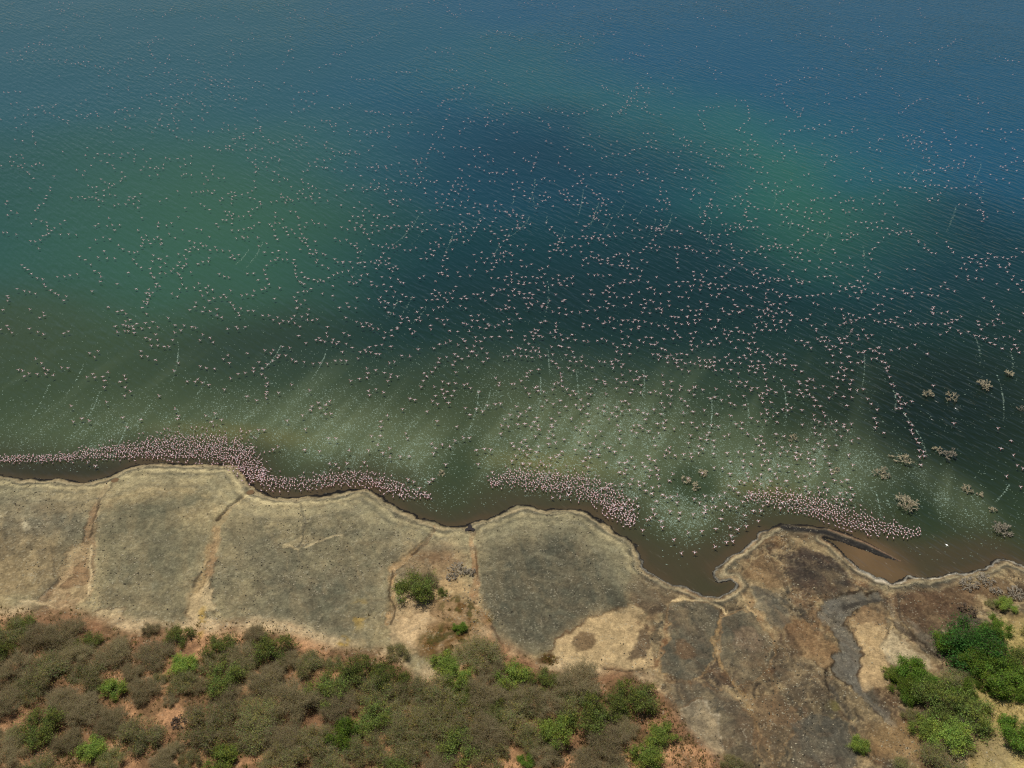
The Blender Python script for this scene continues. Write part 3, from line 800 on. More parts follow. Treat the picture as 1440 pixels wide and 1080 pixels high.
keep = (shore_sd(fx, fy) < -2.0)
fly, fx, fy = fly[keep], fx[keep], fy[keep]
nfly = len(fly)
f_alt = rng.uniform(.55, 1.5, nfly)
f_head = rng.normal(-.12, .38, nfly)
f_head = np.where(rng.random(nfly) < .12, rng.uniform(-1.6, 1.6, nfly), f_head)
f_scale = rng.uniform(1.15, 1.38, nfly)
f_pose = rng.choice(len(FLY_POSES), nfly, p=[.22, .18, .12, .12, .1, .14, .12])
f_pos = np.stack([fx, fy, f_alt], 1)

order = np.argsort(-fly[:, 1])
near, rest = order[:300], order[300:]
fly_me = [new_mesh("flying_flamingo", V, F, BIRD_M, M, smooth=True) for V, F, M in FLY_HI]
def zone_label(u, v):
    if u > 1225: return ("pink flamingo flying low past the drowned dead bushes", "flamingos flying past the drowned bushes")
    if v > 690: return ("pink flamingo skimming the murky shallows of the brown cove", "flamingos skimming over the cove shallows")
    return ("pink flamingo flying low with wings spread over the pale churned water", "flamingos flying over the churned water")
for i in near:
    la, gp = zone_label(*fly[i])
    o = link("flying_flamingo", fly_me[f_pose[i]], None, la, "flying flamingo", gp)
    o.location = f_pos[i]; o.rotation_euler = (0, 0, f_head[i]); o.scale = (f_scale[i],) * 3
V, F, M = merge(FLY_LO, f_pose[rest], f_pos[rest], f_head[rest], f_scale[rest])
link("flamingo_flock", new_mesh("flamingo_flock", V, F, BIRD_M, M), None, "thousands of pink flamingos strung out flying over the lake", "flamingo flock", None, "stuff")

# flocks standing in the shallows: centre line, half width, number
FLOCKS = [
 ([(-8, 648), (50, 647), (95, 645), (140, 639), (200, 634), (260, 630), (320, 632), (350, 652), (366, 676)], [4, 5, 6, 8, 13, 17, 19, 20, 14], 1000, "wading flamingo packed in the long pink flock beside the gravel point", "flamingos crowded along the gravel point"),
 ([(366, 678), (400, 682), (440, 681), (490, 674), (525, 675), (550, 687), (575, 696), (608, 702)], [11, 9, 9, 10, 11, 10, 7, 3], 350, "wading flamingo in the thin flock curving round the pebble beach", "flamingos curving round the pebble beach"),
 ([(688, 682), (722, 672), (760, 678), (800, 684), (842, 692), (870, 715), (892, 738)], [6, 12, 14, 15, 16, 16, 9], 520, "wading flamingo in the dense flock off the rounded dark gravel lobe", "flamingos off the dark gravel lobe"),
 ([(1050, 698), (1110, 706), (1160, 718), (1200, 733), (1240, 745), (1293, 753)], [6, 11, 13, 13, 10, 5], 400, "wading flamingo in the flock beside the dark sand spit", "flamingos beside the sand spit")]
stand = []
for fi, (pts, wd, cnt, la, gp) in enumerate(FLOCKS):
    P = np.array(pts, float); W = np.array(wd, float)
    seg = np.hypot(*np.diff(P, axis=0).T)
    wgt = np.concatenate([[0], np.cumsum(seg * (W[:-1] + W[1:]))])
    locc = {}
    got, tries = 0, 0
    while got < cnt and tries < cnt * 40:
        tries += 1
        a = random.random() * wgt[-1]; k = int(np.clip(np.searchsorted(wgt, a) - 1, 0, len(seg) - 1))
        t = (a - wgt[k]) / (wgt[k + 1] - wgt[k])
        p = P[k] + (P[k + 1] - P[k]) * t; w = W[k] + (W[k + 1] - W[k]) * t
        nrm = np.array([-(P[k + 1] - P[k])[1], (P[k + 1] - P[k])[0]]) / seg[k]
        off = np.clip(random.gauss(0, .75), -1.7, 1.4) if random.random() < .35 else random.uniform(-1, 1)
        q = p + nrm * off * w
        md = random.choice([2.0, 2.2, 2.6]) + (1.0 if fi == 3 else 0.2 if fi else 0) + (abs(off) > .85) * 1.2
        ci, cj = int(q[0] // 5), int(q[1] // 5)
        if any((a_ - q[0]) ** 2 + ((b_ - q[1]) * 1.25) ** 2 < md * md for di in (-1, 0, 1) for dj in (-1, 0, 1) for (a_, b_) in locc.get((ci + di, cj + dj), ())): continue
        locc.setdefault((ci, cj), []).append(tuple(q))
        stand.append((q[0], q[1], fi)); got += 1
stand = np.array(stand)
sx, sy = ground_at(stand[:, 0], stand[:, 1])
ssd = shore_sd(sx, sy)
keep = ssd < 4.5
stand, sx, sy, ssd = stand[keep], sx[keep], sy[keep], ssd[keep]
ns_ = len(stand)
s_z = np.where(ssd > 0, np.maximum(ground_z(sx, sy) + .25, .05), np.minimum(.25, np.maximum(-.12, ssd * .02)) )
s_z = np.where(ssd > 0, s_z, np.where(ssd > -2, .16, .02))
s_head = rng.normal(.3, .9, ns_) + np.where(rng.random(ns_) < .3, math.pi, 0)
s_scale = rng.uniform(1.0, 1.2, ns_)
s_pose = rng.choice(3, ns_, p=[.45, .3, .25])
s_pos = np.stack([sx, sy, s_z], 1)
std_me = [new_mesh("wading_flamingo", V, F, BIRD_M, M, smooth=True) for V, F, M in STD_HI]
near = np.argsort(-stand[:, 1])[:300]
# a share of every flock, those that show largest first
near = np.concatenate([np.where(stand[:, 2] == f)[0][np.argsort(-stand[stand[:, 2] == f][:, 1])[:m]] for f, m in ((0, 60), (1, 60), (2, 80), (3, 100))])
isnear = np.zeros(ns_, bool); isnear[near] = True
for i in near:
    fi = int(stand[i, 2])
    la, gp = FLOCKS[fi][3], FLOCKS[fi][4]
    if ssd[i] > .2: la, gp = "flamingo standing on the pale gravel at the water's edge", "flamingos standing on the gravel"
    o = link("wading_flamingo", std_me[s_pose[i]], None, la, "wading flamingo", gp)
    o.location = s_pos[i]; o.rotation_euler = (0, 0, s_head[i]); o.scale = (s_scale[i],) * 3
for fi, (pts, wd, cnt, la, gp) in enumerate(FLOCKS):
    r = np.where((~isnear) & (stand[:, 2] == fi))[0]
    V, F, M = merge(STD_LO, s_pose[r], s_pos[r], s_head[r], s_scale[r])
    link("wading_flamingo_flock", new_mesh("wading_flamingo_flock", V, F, BIRD_M, M), None,
         ["tightly packed pink flock wading off the gravel point", "thin pink flock wading round the pebble beach", "dense pink flock wading off the dark gravel lobe", "loose pink flock wading beside the dark sand spit"][fi], "flamingo flock", None, "stuff")

# ------------------------------------------------------------------ sun sparkle modelled as pale flecks, with froth and take-off trails
M_foam_glint = plain("foam_glint", (150, 170, 150), .6)
fl = np.stack([rng.uniform(-30, 1470, 420000), rng.uniform(430, 800, 420000)], 1)
fX, fY = ground_at(fl[:, 0], fl[:, 1])
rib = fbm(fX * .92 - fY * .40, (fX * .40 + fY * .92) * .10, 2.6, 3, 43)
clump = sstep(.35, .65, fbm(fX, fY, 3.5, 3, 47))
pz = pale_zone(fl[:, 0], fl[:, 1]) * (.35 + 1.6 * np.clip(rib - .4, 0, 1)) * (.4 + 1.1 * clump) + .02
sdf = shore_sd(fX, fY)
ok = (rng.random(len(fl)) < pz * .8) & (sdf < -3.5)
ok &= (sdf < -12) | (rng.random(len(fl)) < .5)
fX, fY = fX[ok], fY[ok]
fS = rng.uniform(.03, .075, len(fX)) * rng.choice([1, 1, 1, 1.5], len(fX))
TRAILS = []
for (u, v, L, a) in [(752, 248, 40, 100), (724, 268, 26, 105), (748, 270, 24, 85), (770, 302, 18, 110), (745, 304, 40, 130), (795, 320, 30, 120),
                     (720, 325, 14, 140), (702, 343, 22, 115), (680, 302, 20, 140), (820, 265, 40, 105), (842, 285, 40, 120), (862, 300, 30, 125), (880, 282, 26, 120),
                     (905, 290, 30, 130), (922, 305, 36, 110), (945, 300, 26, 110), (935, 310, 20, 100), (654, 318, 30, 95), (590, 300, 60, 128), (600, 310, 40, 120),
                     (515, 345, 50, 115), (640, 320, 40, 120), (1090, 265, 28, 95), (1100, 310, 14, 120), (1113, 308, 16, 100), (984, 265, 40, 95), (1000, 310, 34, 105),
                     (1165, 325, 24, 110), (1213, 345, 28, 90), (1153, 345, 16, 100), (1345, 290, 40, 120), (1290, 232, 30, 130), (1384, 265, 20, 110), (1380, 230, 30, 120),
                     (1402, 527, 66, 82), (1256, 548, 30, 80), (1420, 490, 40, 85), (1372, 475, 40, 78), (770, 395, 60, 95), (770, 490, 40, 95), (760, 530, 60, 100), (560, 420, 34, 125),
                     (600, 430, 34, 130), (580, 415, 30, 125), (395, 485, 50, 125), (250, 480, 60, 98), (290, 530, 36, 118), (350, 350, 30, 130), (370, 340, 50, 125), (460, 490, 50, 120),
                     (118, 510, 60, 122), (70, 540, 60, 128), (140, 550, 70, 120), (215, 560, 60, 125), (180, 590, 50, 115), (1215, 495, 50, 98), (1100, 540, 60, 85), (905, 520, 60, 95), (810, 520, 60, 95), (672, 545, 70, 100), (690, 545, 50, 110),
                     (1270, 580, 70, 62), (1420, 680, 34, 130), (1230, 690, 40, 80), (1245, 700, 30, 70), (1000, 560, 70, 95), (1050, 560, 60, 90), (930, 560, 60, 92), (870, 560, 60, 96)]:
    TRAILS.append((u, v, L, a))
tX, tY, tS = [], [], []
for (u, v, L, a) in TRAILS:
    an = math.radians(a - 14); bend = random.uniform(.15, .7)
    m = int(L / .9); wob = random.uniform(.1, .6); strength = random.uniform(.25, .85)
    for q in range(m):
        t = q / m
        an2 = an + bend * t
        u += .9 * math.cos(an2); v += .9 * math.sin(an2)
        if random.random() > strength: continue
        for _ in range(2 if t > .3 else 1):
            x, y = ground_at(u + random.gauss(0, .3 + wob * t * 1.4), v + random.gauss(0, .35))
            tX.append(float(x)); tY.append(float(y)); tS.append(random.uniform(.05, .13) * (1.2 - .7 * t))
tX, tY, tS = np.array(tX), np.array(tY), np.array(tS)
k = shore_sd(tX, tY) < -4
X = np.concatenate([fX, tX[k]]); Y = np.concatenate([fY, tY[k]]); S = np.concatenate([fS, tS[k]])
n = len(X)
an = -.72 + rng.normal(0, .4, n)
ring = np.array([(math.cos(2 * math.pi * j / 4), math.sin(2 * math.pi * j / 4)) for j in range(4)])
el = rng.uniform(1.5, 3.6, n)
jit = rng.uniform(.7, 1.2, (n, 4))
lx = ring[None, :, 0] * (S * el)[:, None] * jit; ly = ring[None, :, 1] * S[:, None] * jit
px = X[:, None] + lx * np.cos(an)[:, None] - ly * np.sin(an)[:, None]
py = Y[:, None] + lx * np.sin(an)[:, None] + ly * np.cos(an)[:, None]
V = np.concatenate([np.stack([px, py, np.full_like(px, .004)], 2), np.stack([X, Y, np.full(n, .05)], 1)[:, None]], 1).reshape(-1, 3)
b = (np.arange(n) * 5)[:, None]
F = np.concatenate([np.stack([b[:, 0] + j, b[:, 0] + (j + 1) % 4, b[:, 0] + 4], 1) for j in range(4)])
n_foam_glint = n
link("foam_glint", new_mesh("foam_glint", V, F, [M_foam_glint], smooth=True), None, "white froth and painted sun-sparkle flecks and splashed take-off trails on the water", "foam_glint", None, "stuff")

# ------------------------------------------------------------------ puddles in the channel mouths
N = Nodes("puddle_water")
b = N.new("BsdfPrincipled", Base_Color=L4(118, 94, 64), Roughness=.12, IOR=1.33)
N.l.new(b.outputs[0], N.out.inputs[0]); M_pud = N.m
N = Nodes("dark_puddle_water")
b = N.new("BsdfPrincipled", Base_Color=L4(58, 52, 48), Roughness=.1, IOR=1.33)
N.l.new(b.outputs[0], N.out.inputs[0]); M_pud2 = N.m
for (u, v, rx, ry, a, mat, la) in ((162, 677, 5.5, 3.2, -25, M_pud, "small round brown puddle at the mouth of a dry gully"),
                              (352.5, 694, 5.5, 3.4, -20, M_pud, "oval brown puddle where a narrow gully meets the shore"),
                              (661, 744.5, 6, 4, 0, M_pud2, "dark triangular pool behind the beach ridge")):
    cx, cy = ground_at(u, v)
    V, pu = [(float(cx), float(cy), 0)], []
    for j in range(18):
        t = 2 * math.pi * j / 18; r = random.uniform(.88, 1.1) * (1 + (.45 * math.cos(3 * (t - .5)) if mat is M_pud2 else 0))
        x = u + rx * r * math.cos(t); y = v + ry * r * math.sin(t) + (x - u) * math.tan(math.radians(a)) * .5
        gx, gy = ground_at(x, y); V.append((float(gx), float(gy), 0))
    V = np.array(V); V[:, 2] = max(float(ground_z(V[:, 0], V[:, 1]).max()), .03) + .015
    link("puddle", new_mesh("puddle", V, [(0, j, j % 18 + 1) for j in range(1, 19)], [mat]), None, la, None, None, "structure")

# ------------------------------------------------------------------ stones
def stone_mesh():
    t = (1 + 5 ** .5) / 2
    V = np.array([(-1, t, 0), (1, t, 0), (-1, -t, 0), (1, -t, 0), (0, -1, t), (0, 1, t), (0, -1, -t), (0, 1, -t), (t, 0, -1), (t, 0, 1), (-t, 0, -1), (-t, 0, 1)]) / 1.9
    F = np.array([(0, 11, 5), (0, 5, 1), (0, 1, 7), (0, 7, 10), (0, 10, 11), (1, 5, 9), (5, 11, 4), (11, 10, 2), (10, 7, 6), (7, 1, 8), (3, 9, 4), (3, 4, 2), (3, 2, 6), (3, 6, 8), (3, 8, 9), (4, 9, 5), (2, 4, 11), (6, 2, 10), (8, 6, 7), (9, 8, 1)])
    V = V * np.random.default_rng(5).uniform(.7, 1.2, (12, 1)) * np.array([1, .8, .55])
    return V, F
SV, SF = stone_mesh()
su, sv = rng.uniform(-20, 1460, 60000), rng.uniform(655, 1085, 60000)
X, Y = ground_at(su, sv)
sdd = shore_sd(X, Y)
cl = fbm(X, Y, 14, 3, 51)
pp = .10 + .9 * sstep(.5, .64, cl) + .7 * np.exp(-((su - 60) / 80) ** 2) * np.exp(-((sv - 720) / 50) ** 2)
pp *= np.where(sv > np.interp(su, THICK_U, THICK_V), .1, 1) * np.where(su > 1300, .4, 1)
ok = (sdd > 1.5) & (rng.random(len(X)) < pp * .45)
X, Y = X[ok], Y[ok]; n = len(X)
S = rng.uniform(.07, .15, n) * rng.choice([1, 1, 1, 1.5, 2.0], n)
a = rng.uniform(0, 6.28, n); Z = ground_z(X, Y) + S * .1
x = (SV[None, :, 0] * np.cos(a)[:, None] - SV[None, :, 1] * np.sin(a)[:, None]) * S[:, None] + X[:, None]
y = (SV[None, :, 0] * np.sin(a)[:, None] + SV[None, :, 1] * np.cos(a)[:, None]) * S[:, None] + Y[:, None]
z = SV[None, :, 2] * S[:, None] + Z[:, None]
tone = np.where(rng.random(n) < .55, rng.uniform(.9, 1.5, n), rng.uniform(.15, .35, n))
M_stone = plain("stone", (158, 146, 118), .9, attr="tint")
V = np.stack([x, y, z], 2).reshape(-1, 3); F = (SF[None] + (np.arange(n) * 12)[:, None, None]).reshape(-1, 3)
link("stones", new_mesh("stones", V, F, [M_stone], attrs={"tint": np.repeat(tone, 12)[:, None] * np.ones((1, 3))}), None, "loose pale and dark stones strewn over the gravel", "stones", None, "stuff")

# ------------------------------------------------------------------ bushes
def tubes(segs, k=3):
    """segs: (p0, p1, r0, r1) -> V, F quads"""
    A = np.array([s[0] for s in segs], float); B = np.array([s[1] for s in segs], float)
    r0 = np.array([s[2] for s in segs]); r1 = np.array([s[3] for s in segs])
    t = B - A; t /= np.linalg.norm(t, axis=1)[:, None] + 1e-9
    up = np.where(np.abs(t[:, 2:3]) > .9, np.array([[1., 0, 0]]), np.array([[0, 0, 1.]]))
    s = np.cross(t, up); s /= np.linalg.norm(s, axis=1)[:, None]; w = np.cross(t, s)
    ang = 2 * np.pi * np.arange(k) / k
    ca, sa = np.cos(ang)[None, :, None], np.sin(ang)[None, :, None]
    ra = A[:, None] + (s[:, None] * ca + w[:, None] * sa) * r0[:, None, None]
    rb = B[:, None] + (s[:, None] * ca + w[:, None] * sa) * r1[:, None, None]
    V = np.concatenate([ra, rb], 1).reshape(-1, 3)
    b = (np.arange(len(A)) * 2 * k)[:, None]
    F = np.concatenate([np.stack([b[:, 0] + j, b[:, 0] + (j + 1) % k, b[:, 0] + k + (j + 1) % k, b[:, 0] + k + j], 1) for j in range(k)])
    return V, F

def grow(rg, stems, r, h, levels, spread=.55, droop=0.0, thick=.09):
    """branching skeleton inside a dome of radius r, height h; returns limbs (thick) and twigs (thin)"""
    limbs, twigs, tips = [], [], []
    def go(p, d, L, lev, th):
        n = 2 if lev < 2 else 1
        for q in range(n):
            d2 = d + Vector((rg.normal(0, .16), rg.normal(0, .16), rg.normal(0, .10)))
            d2.normalize()
            p2 = p + d2 * (L / n)
            (limbs if lev < 2 else twigs).append((tuple(p), tuple(p2), th, th * .8)); th *= .8
            p, d = p2, d2
        if lev >= levels:
            tips.append(tuple(p)); return
        for _ in range(3 if lev else 4):
            d2 = d + Vector((rg.normal(0, spread), rg.normal(0, spread), rg.normal(0, spread * .7) - droop))
            d2.normalize()
            go(p, d2, L * rg.uniform(.55, .8), lev + 1, th * .7)
    go(Vector((0, 0, -.15)), Vector((rg.normal(0, .1), rg.normal(0, .1), 1)).normalized(), h * .5, 0, thick)
    for s in range(stems):
        a = 2 * math.pi * (s + rg.uniform(-.3, .3)) / stems
        d = Vector((math.cos(a) * r * .6, math.sin(a) * r * .6, h * rg.uniform(.55, .9))).normalized()
        go(Vector((math.cos(a) * .12, math.sin(a) * .12, -.15)), d, r * rg.uniform(.42, .55), 0, thick)
    return limbs, twigs, tips

def leaves(rg, tips, per, rad, size, r, h, mixed=.2):
    T = np.array(tips)
    n = len(T) * per
    c = np.repeat(T, per, 0)
    p = c + rg.normal(0, 1, (n, 3)) * np.array([1, 1, .75]) * np.repeat(rad * rg.uniform(.5, 1.7, len(T)), per)[:, None]
    p[:, 2] = np.maximum(p[:, 2], .15)
    nrm = rg.normal(0, 1, (n, 3)); nrm[:, 2] = np.abs(nrm[:, 2]) + .4
    nrm /= np.linalg.norm(nrm, axis=1)[:, None]
    a = np.cross(nrm, rg.normal(0, 1, (n, 3))); a /= np.linalg.norm(a, axis=1)[:, None]; b = np.cross(nrm, a)
    s = (size * rg.uniform(.6, 1.4, n))[:, None]
    V = np.stack([p - a * s, p + b * s * .55, p + a * s, p - b * s * .55], 1).reshape(-1, 3)
    F = np.arange(n * 4).reshape(-1, 4)
    tone = np.repeat(rg.uniform(.75, 1.2, len(T)), per) * rg.uniform(.75, 1.25, n)
    warm = np.repeat(rg.uniform(-mixed, mixed * .6, len(T)), per)
    col = np.stack([tone * (1 + warm), tone, tone * (1 - warm)], 1)
    return V, F, np.repeat(col, 4, 0)

M_bark = plain("bark", (104, 88, 72), .9)
M_twig = plain("bare_twigs", (166, 150, 112), .9, jitter=.3)
M_dead = plain("bleached_wood", (202, 188, 154), .9, jitter=.2)
M_deadg = plain("grey_dead_wood", (172, 160, 138), .9)
KINDS = {  # leaf colour, leaves per tip, leaf size, clump radius, stems, twigginess, droop
 'green': dict(c=(134, 144, 70), per=34, size=.13, rad=.44, stems=6, h=.62),
 'vivid': dict(c=(156, 172, 78), per=42, size=.14, rad=.40, stems=6, h=.66),
 'olive': dict(c=(156, 154, 86), per=26, size=.11, rad=.46, stems=7, h=.55),
 'brown': dict(c=(156, 148, 88), per=16, size=.08, rad=.50, stems=8, h=.52),
 'lush': dict(c=(122, 146, 56), per=52, size=.14, rad=.42, stems=6, h=.62),
 'dark': dict(c=(82, 122, 54), per=46, size=.13, rad=.46, stems=5, h=.55),
}
PROTO = {}
R0 = 4.0
for kn, K in KINDS.items():
    lm = plain("leaves_" + kn, K['c'], attr="tint", jitter=.55, trans=.35)
    for var in range(3):
        rg = np.random.default_rng(100 + 10 * list(KINDS).index(kn) + var)
        h = R0 * K['h'] * 1.15
        limbs, twigs, tips = grow(rg, K['stems'], R0, h, 3)
        T = np.array(tips)
        sc = R0 / np.percentile(np.hypot(T[:, 0], T[:, 1]), 93)
        zs = h / max(np.percentile(T[:, 2], 96), .1)
        S3 = np.array([sc, sc, zs])
        def fit(sg): return [(tuple(np.array(a) * S3), tuple(np.array(b) * S3), p, q) for a, b, p, q in sg]
        limbs, twigs = fit(limbs), fit(twigs); tips = T * S3
        # gaps and stray sprays break up the outline
        ga = rg.uniform(0, 6.28, 3); keep = np.ones(len(tips), bool)
        an_ = np.arctan2(tips[:, 1], tips[:, 0]); rr_ = np.hypot(tips[:, 0], tips[:, 1])
        for g_ in ga: keep &= ~((np.abs((an_ - g_ + np.pi) % (2 * np.pi) - np.pi) < rg.uniform(.12, .3)) & (rr_ > R0 * rg.uniform(.35, .7)))
        keep &= rg.random(len(tips)) > .12
        tips = tips[keep] * (1 + rg.normal(0, .10, (keep.sum(), 1)))
        # fine twigs fanning out from every tip
        fine_t = []
        nt = {'brown': 16, 'olive': 9}.get(kn, 4)
        for tp in tips:
            for _ in range(nt):
                d = rg.normal(0, 1, 3); d[2] = abs(d[2]) * .7 + .15; d += np.array([tp[0], tp[1], 0]) * .18
                d = d / np.linalg.norm(d) * rg.uniform(.5, 1.6 if kn in ('brown', 'olive') else 1.1)
                st = tp + rg.normal(0, .28, 3)
                st[2] = max(st[2], .1)
                fine_t.append((tuple(st), tuple(st + d), .018, .007))
        V, F = tubes(limbs, 5); m_tr = new_mesh("trunk", V, F, [M_bark], smooth=True)
        V, F = tubes(twigs + fine_t, 3); m_tw = new_mesh("branches", V, F, [M_twig if kn in ('brown', 'olive') else M_bark], smooth=True)
        V, F, C = leaves(rg, tips, K['per'], K['rad'], K['size'], R0, h, .34 if kn in ('brown', 'olive') else .2)
        m_cr = new_mesh("crown", V, F, [lm], attrs={"tint": C})
        PROTO[(kn, var)] = (m_tr, m_tw, m_cr)

def bush(u, v, r, kn, label, group=None, name=None, sq=None, cat="bush"):
    x, y = ground_at(u, v + r * .30)
    x, y = float(x), float(y)
    zb = float(ground_z(np.array([x]), np.array([y]))[0])
    sc = FPX / (y * CP + H * SP)
    rm = r / sc
    root = link(name or {'green': 'thorn_bush', 'vivid': 'leafy_bush', 'olive': 'thorn_bush', 'brown': 'bare_thorn_bush', 'lush': 'leafy_bush', 'dark': 'acacia_tree'}[kn], None, None, label, cat, group)
    root.empty_display_size = .5
    root.location = (x, y, zb); root.rotation_euler = (0, 0, random.uniform(0, 6.28))
    s = rm / R0
    root.scale = (s * random.uniform(.95, 1.1), s * random.uniform(.95, 1.1), s * (sq or random.uniform(.9, 1.2)))
    m = PROTO[(kn, random.randrange(3))]
    link("trunk", m[0], root); link("branches", m[1], root); link("crown", m[2], root)
    return root

THICKET = """17,897,22,olive 8,921,18,green 33,883,16,green 58,900,22,brown 92,897,24,brown 128,907,17,green 108,922,20,brown 164,921,22,brown
69,949,28,olive 28,949,24,brown 130,954,24,olive 161,974,16,vivid 219,926,22,brown 214,888,10,brown 254,899,17,green 264,937,18,vivid 258,965,18,olive
92,992,24,brown 125,1004,24,brown 14,991,24,brown 65,1027,28,green 136,1060,18,vivid 197,1037,28,olive 205,977,20,brown 300,1022,34,olive 311,915,20,green
339,929,22,brown 319,960,24,green 386,919,24,green 361,897,15,brown 378,970,26,brown 361,1031,28,olive 314,1071,22,vivid 250,1057,12,brown 167,1014,16,brown
11,1066,22,brown 436,940,20,olive 472,940,12,olive 380,955,20,brown 511,946,26,green 550,960,22,green 561,921,15,olive 461,974,26,green 414,993,28,brown
367,1004,24,olive 480,996,24,brown 530,980,24,olive 486,1040,22,lush 442,1049,28,olive 405,1043,24,brown 528,1018,24,green 567,1012,26,olive 594,977,26,olive
628,938,18,vivid 672,924,26,olive 647,960,20,vivid 619,987,28,olive 678,985,26,brown 719,954,22,vivid 719,982,24,brown 578,1040,28,olive 617,1018,26,olive
653,1018,26,olive 642,1054,28,green 683,1037,26,brown 722,1018,26,olive 567,1073,26,olive 739,1076,10,lush 517,1060,22,olive 764,960,18,green 814,964,28,brown
761,993,24,brown 833,1012,30,green 894,985,26,green 861,999,22,green 786,1037,24,vivid 850,1052,26,brown 928,1040,18,vivid 911,1070,22,vivid 767,1060,22,brown
690,948,18,brown 742,990,20,olive 800,990,22,olive 690,1068,22,olive 330,990,20,brown 285,968,12,brown 240,990,10,brown 45,975,20,olive 30,1040,18,olive
100,1050,18,brown 160,1075,16,olive 230,1075,18,brown 270,1075,14,olive 400,1075,24,olive 470,1078,22,olive 340,1050,16,olive 620,1078,20,brown 820,1078,18,brown
490,965,16,olive 650,985,18,green 600,1000,20,brown 700,1005,18,green 190,950,14,brown 225,960,10,olive 410,935,14,brown 345,945,16,olive 300,940,16,olive
-25,905,24,olive -30,950,24,brown -20,1000,22,olive -25,1050,24,brown 60,1090,24,olive 550,1095,24,green 860,1095,22,brown 745,1045,18,olive 880,1030,16,brown 150,1030,16,brown""".split()
GRP = {'green': "mid green bushes of the thicket", 'vivid': "bright leafy bushes of the thicket", 'olive': "olive bushes of the thicket", 'brown': "leafless bushes of the thicket", 'lush': "dark fresh-green bushes of the thicket"}
KW = {'green': "mid green thorn bush", 'vivid': "bright yellow-green leafy bush", 'olive': "dull olive twiggy thorn bush", 'brown': "leafless grey-brown thorn bush", 'lush': "dark fresh-green bush"}
TH = [(float(t.split(',')[0]), float(t.split(',')[1]), float(t.split(',')[2]), t.split(',')[3]) for t in THICKET]
for (a, b_, c, kn) in TH:
    size = "small" if c <= 17 else "large" if c >= 26 else "middling"
    if 215 < a < 275 and b_ > 940: place = "in the bare red soil gap of the thicket"
    elif b_ - np.interp(a, THICK_U, THICK_V) < 28: place = "on the gravel edge of the thicket"
    elif a > 900: place = "at the mud flat end of the thicket"
    elif any(k2 == 'vivid' and (u2, v2) != (a, b_) and math.hypot(u2 - a, v2 - b_) < 44 for u2, v2, r2, k2 in TH): place = "beside a bright leafy bush in the thicket"
    elif any(k2 == 'green' and (u2, v2) != (a, b_) and math.hypot(u2 - a, v2 - b_) < 40 for u2, v2, r2, k2 in TH): place = "beside a mid green bush in the thicket"
    else: place = "deep among dull bushes in the thicket"
    bush(a, b_, c * 1.06, kn, "%s %s %s" % (size, KW[kn], place), GRP[kn])
bush(582, 831, 27, 'green', "round green bush alone at the edge of the sand fan beside a gully")
bush(598, 822, 18, 'brown', "bare grey bush leaning against the round green bush by the gully")
bush(648, 888, 9, 'lush', "tiny round green bush on the weedy brown sand fan")
bush(623, 836, 7, 'green', "small flat green bush just behind the round bush by the gully")
EAST = [
 (1358, 905, 40, 'dark', "largest dark green feathery acacia above the dry yellow grass"), (1396, 886, 18, 'lush', "round green bush tucked behind the large dark acacia"),
 (1330, 906, 18, 'lush', "rounded green bush spreading from the gully side of the large acacia"), (1385, 905, 22, 'dark', "dark acacia joined to the large one on its grassy side"),
 (1372, 938, 22, 'lush', None), (1409, 958, 27, 'lush', None), (1430, 936, 25, 'green', None), (1395, 932, 22, 'lush', None), (1452, 960, 24, 'lush', None),
 (1398, 978, 10, 'lush', "tiny green bush on dry grass, the larger of a close pair"), (1379, 969, 8, 'lush', "tiny ball-shaped bush alone in the strip of dry grass"), (1430, 978, 14, 'lush', "low green bush at the foot of the hillside clump on dry grass"),
 (1407, 981, 6, 'green', "tiniest bush touching a small bush on the dry grass"),
 (1279, 944, 20, 'lush', "oval green bush topping the cluster beside the sandy fan"), (1251, 950, 10, 'vivid', "small bright bush at the sandy tip of the eastern cluster"), (1270, 964, 20, 'lush', "wide green bush just below the oval one near the sandy fan"), (1277, 982, 13, 'lush', "small green bush at the foot of the wide bush beside cracked soil"),
 (1337, 960, 19, 'olive', "grey-green bush crowning the clump with bleached branches"), (1312, 987, 27, 'green', None), (1346, 974, 20, 'lush', None), (1357, 1004, 30, 'green', "broad green bush with bleached dead branches poking out"),
 (1298, 1026, 18, 'vivid', "bright bush at the cracked-earth edge of the eastern clump"), (1332, 1038, 25, 'vivid', "bright leafy bush at the bottom of the eastern clump"), (1277, 1010, 10, 'olive', "small grey-green bush on bare soil beside the eastern clump"),
 (1325, 1008, 20, 'green', None), (1300, 968, 16, 'lush', None), (1372, 1020, 14, 'green', None),
 (1422, 1034, 24, 'lush', "round green bush alone on the dry yellow slope"), (1446, 1042, 18, 'green', "green bush beside the lone round bush on the yellow slope"), (1209, 1051, 13, 'vivid', "compact bright green bush alone on the dark mud flat"),
 (1320, 1076, 28, 'olive', "olive bush below the eastern clump beside dry grass"), (1270, 1082, 16, 'olive', "low olive bush on bare soil near the soil cracks"), (1359, 1059, 8, 'olive', "tiny pale bush beside the dry yellow slope"), (1412, 855, 12, 'vivid', "flat bright green bush below the driftwood tangle"), (1392, 851, 7, 'olive', "tiny dull bush between driftwood and flat green bush"),
 (1026, 1077, 12, 'olive', "faded olive bush alone at the edge of the grey mud flat"), (1050, 1082, 8, 'brown', "withered bush beside the faded olive one on the mud flat"),
 (1460, 900, 20, 'green', None)]
for (u, v, r, kn, la) in EAST:
    bush(u, v, r * 1.08, kn, la or "green bush packed in the dense clump on the dry slope", None if la else "green bushes packed on the dry slope", cat="tree" if kn == 'dark' else "bush")

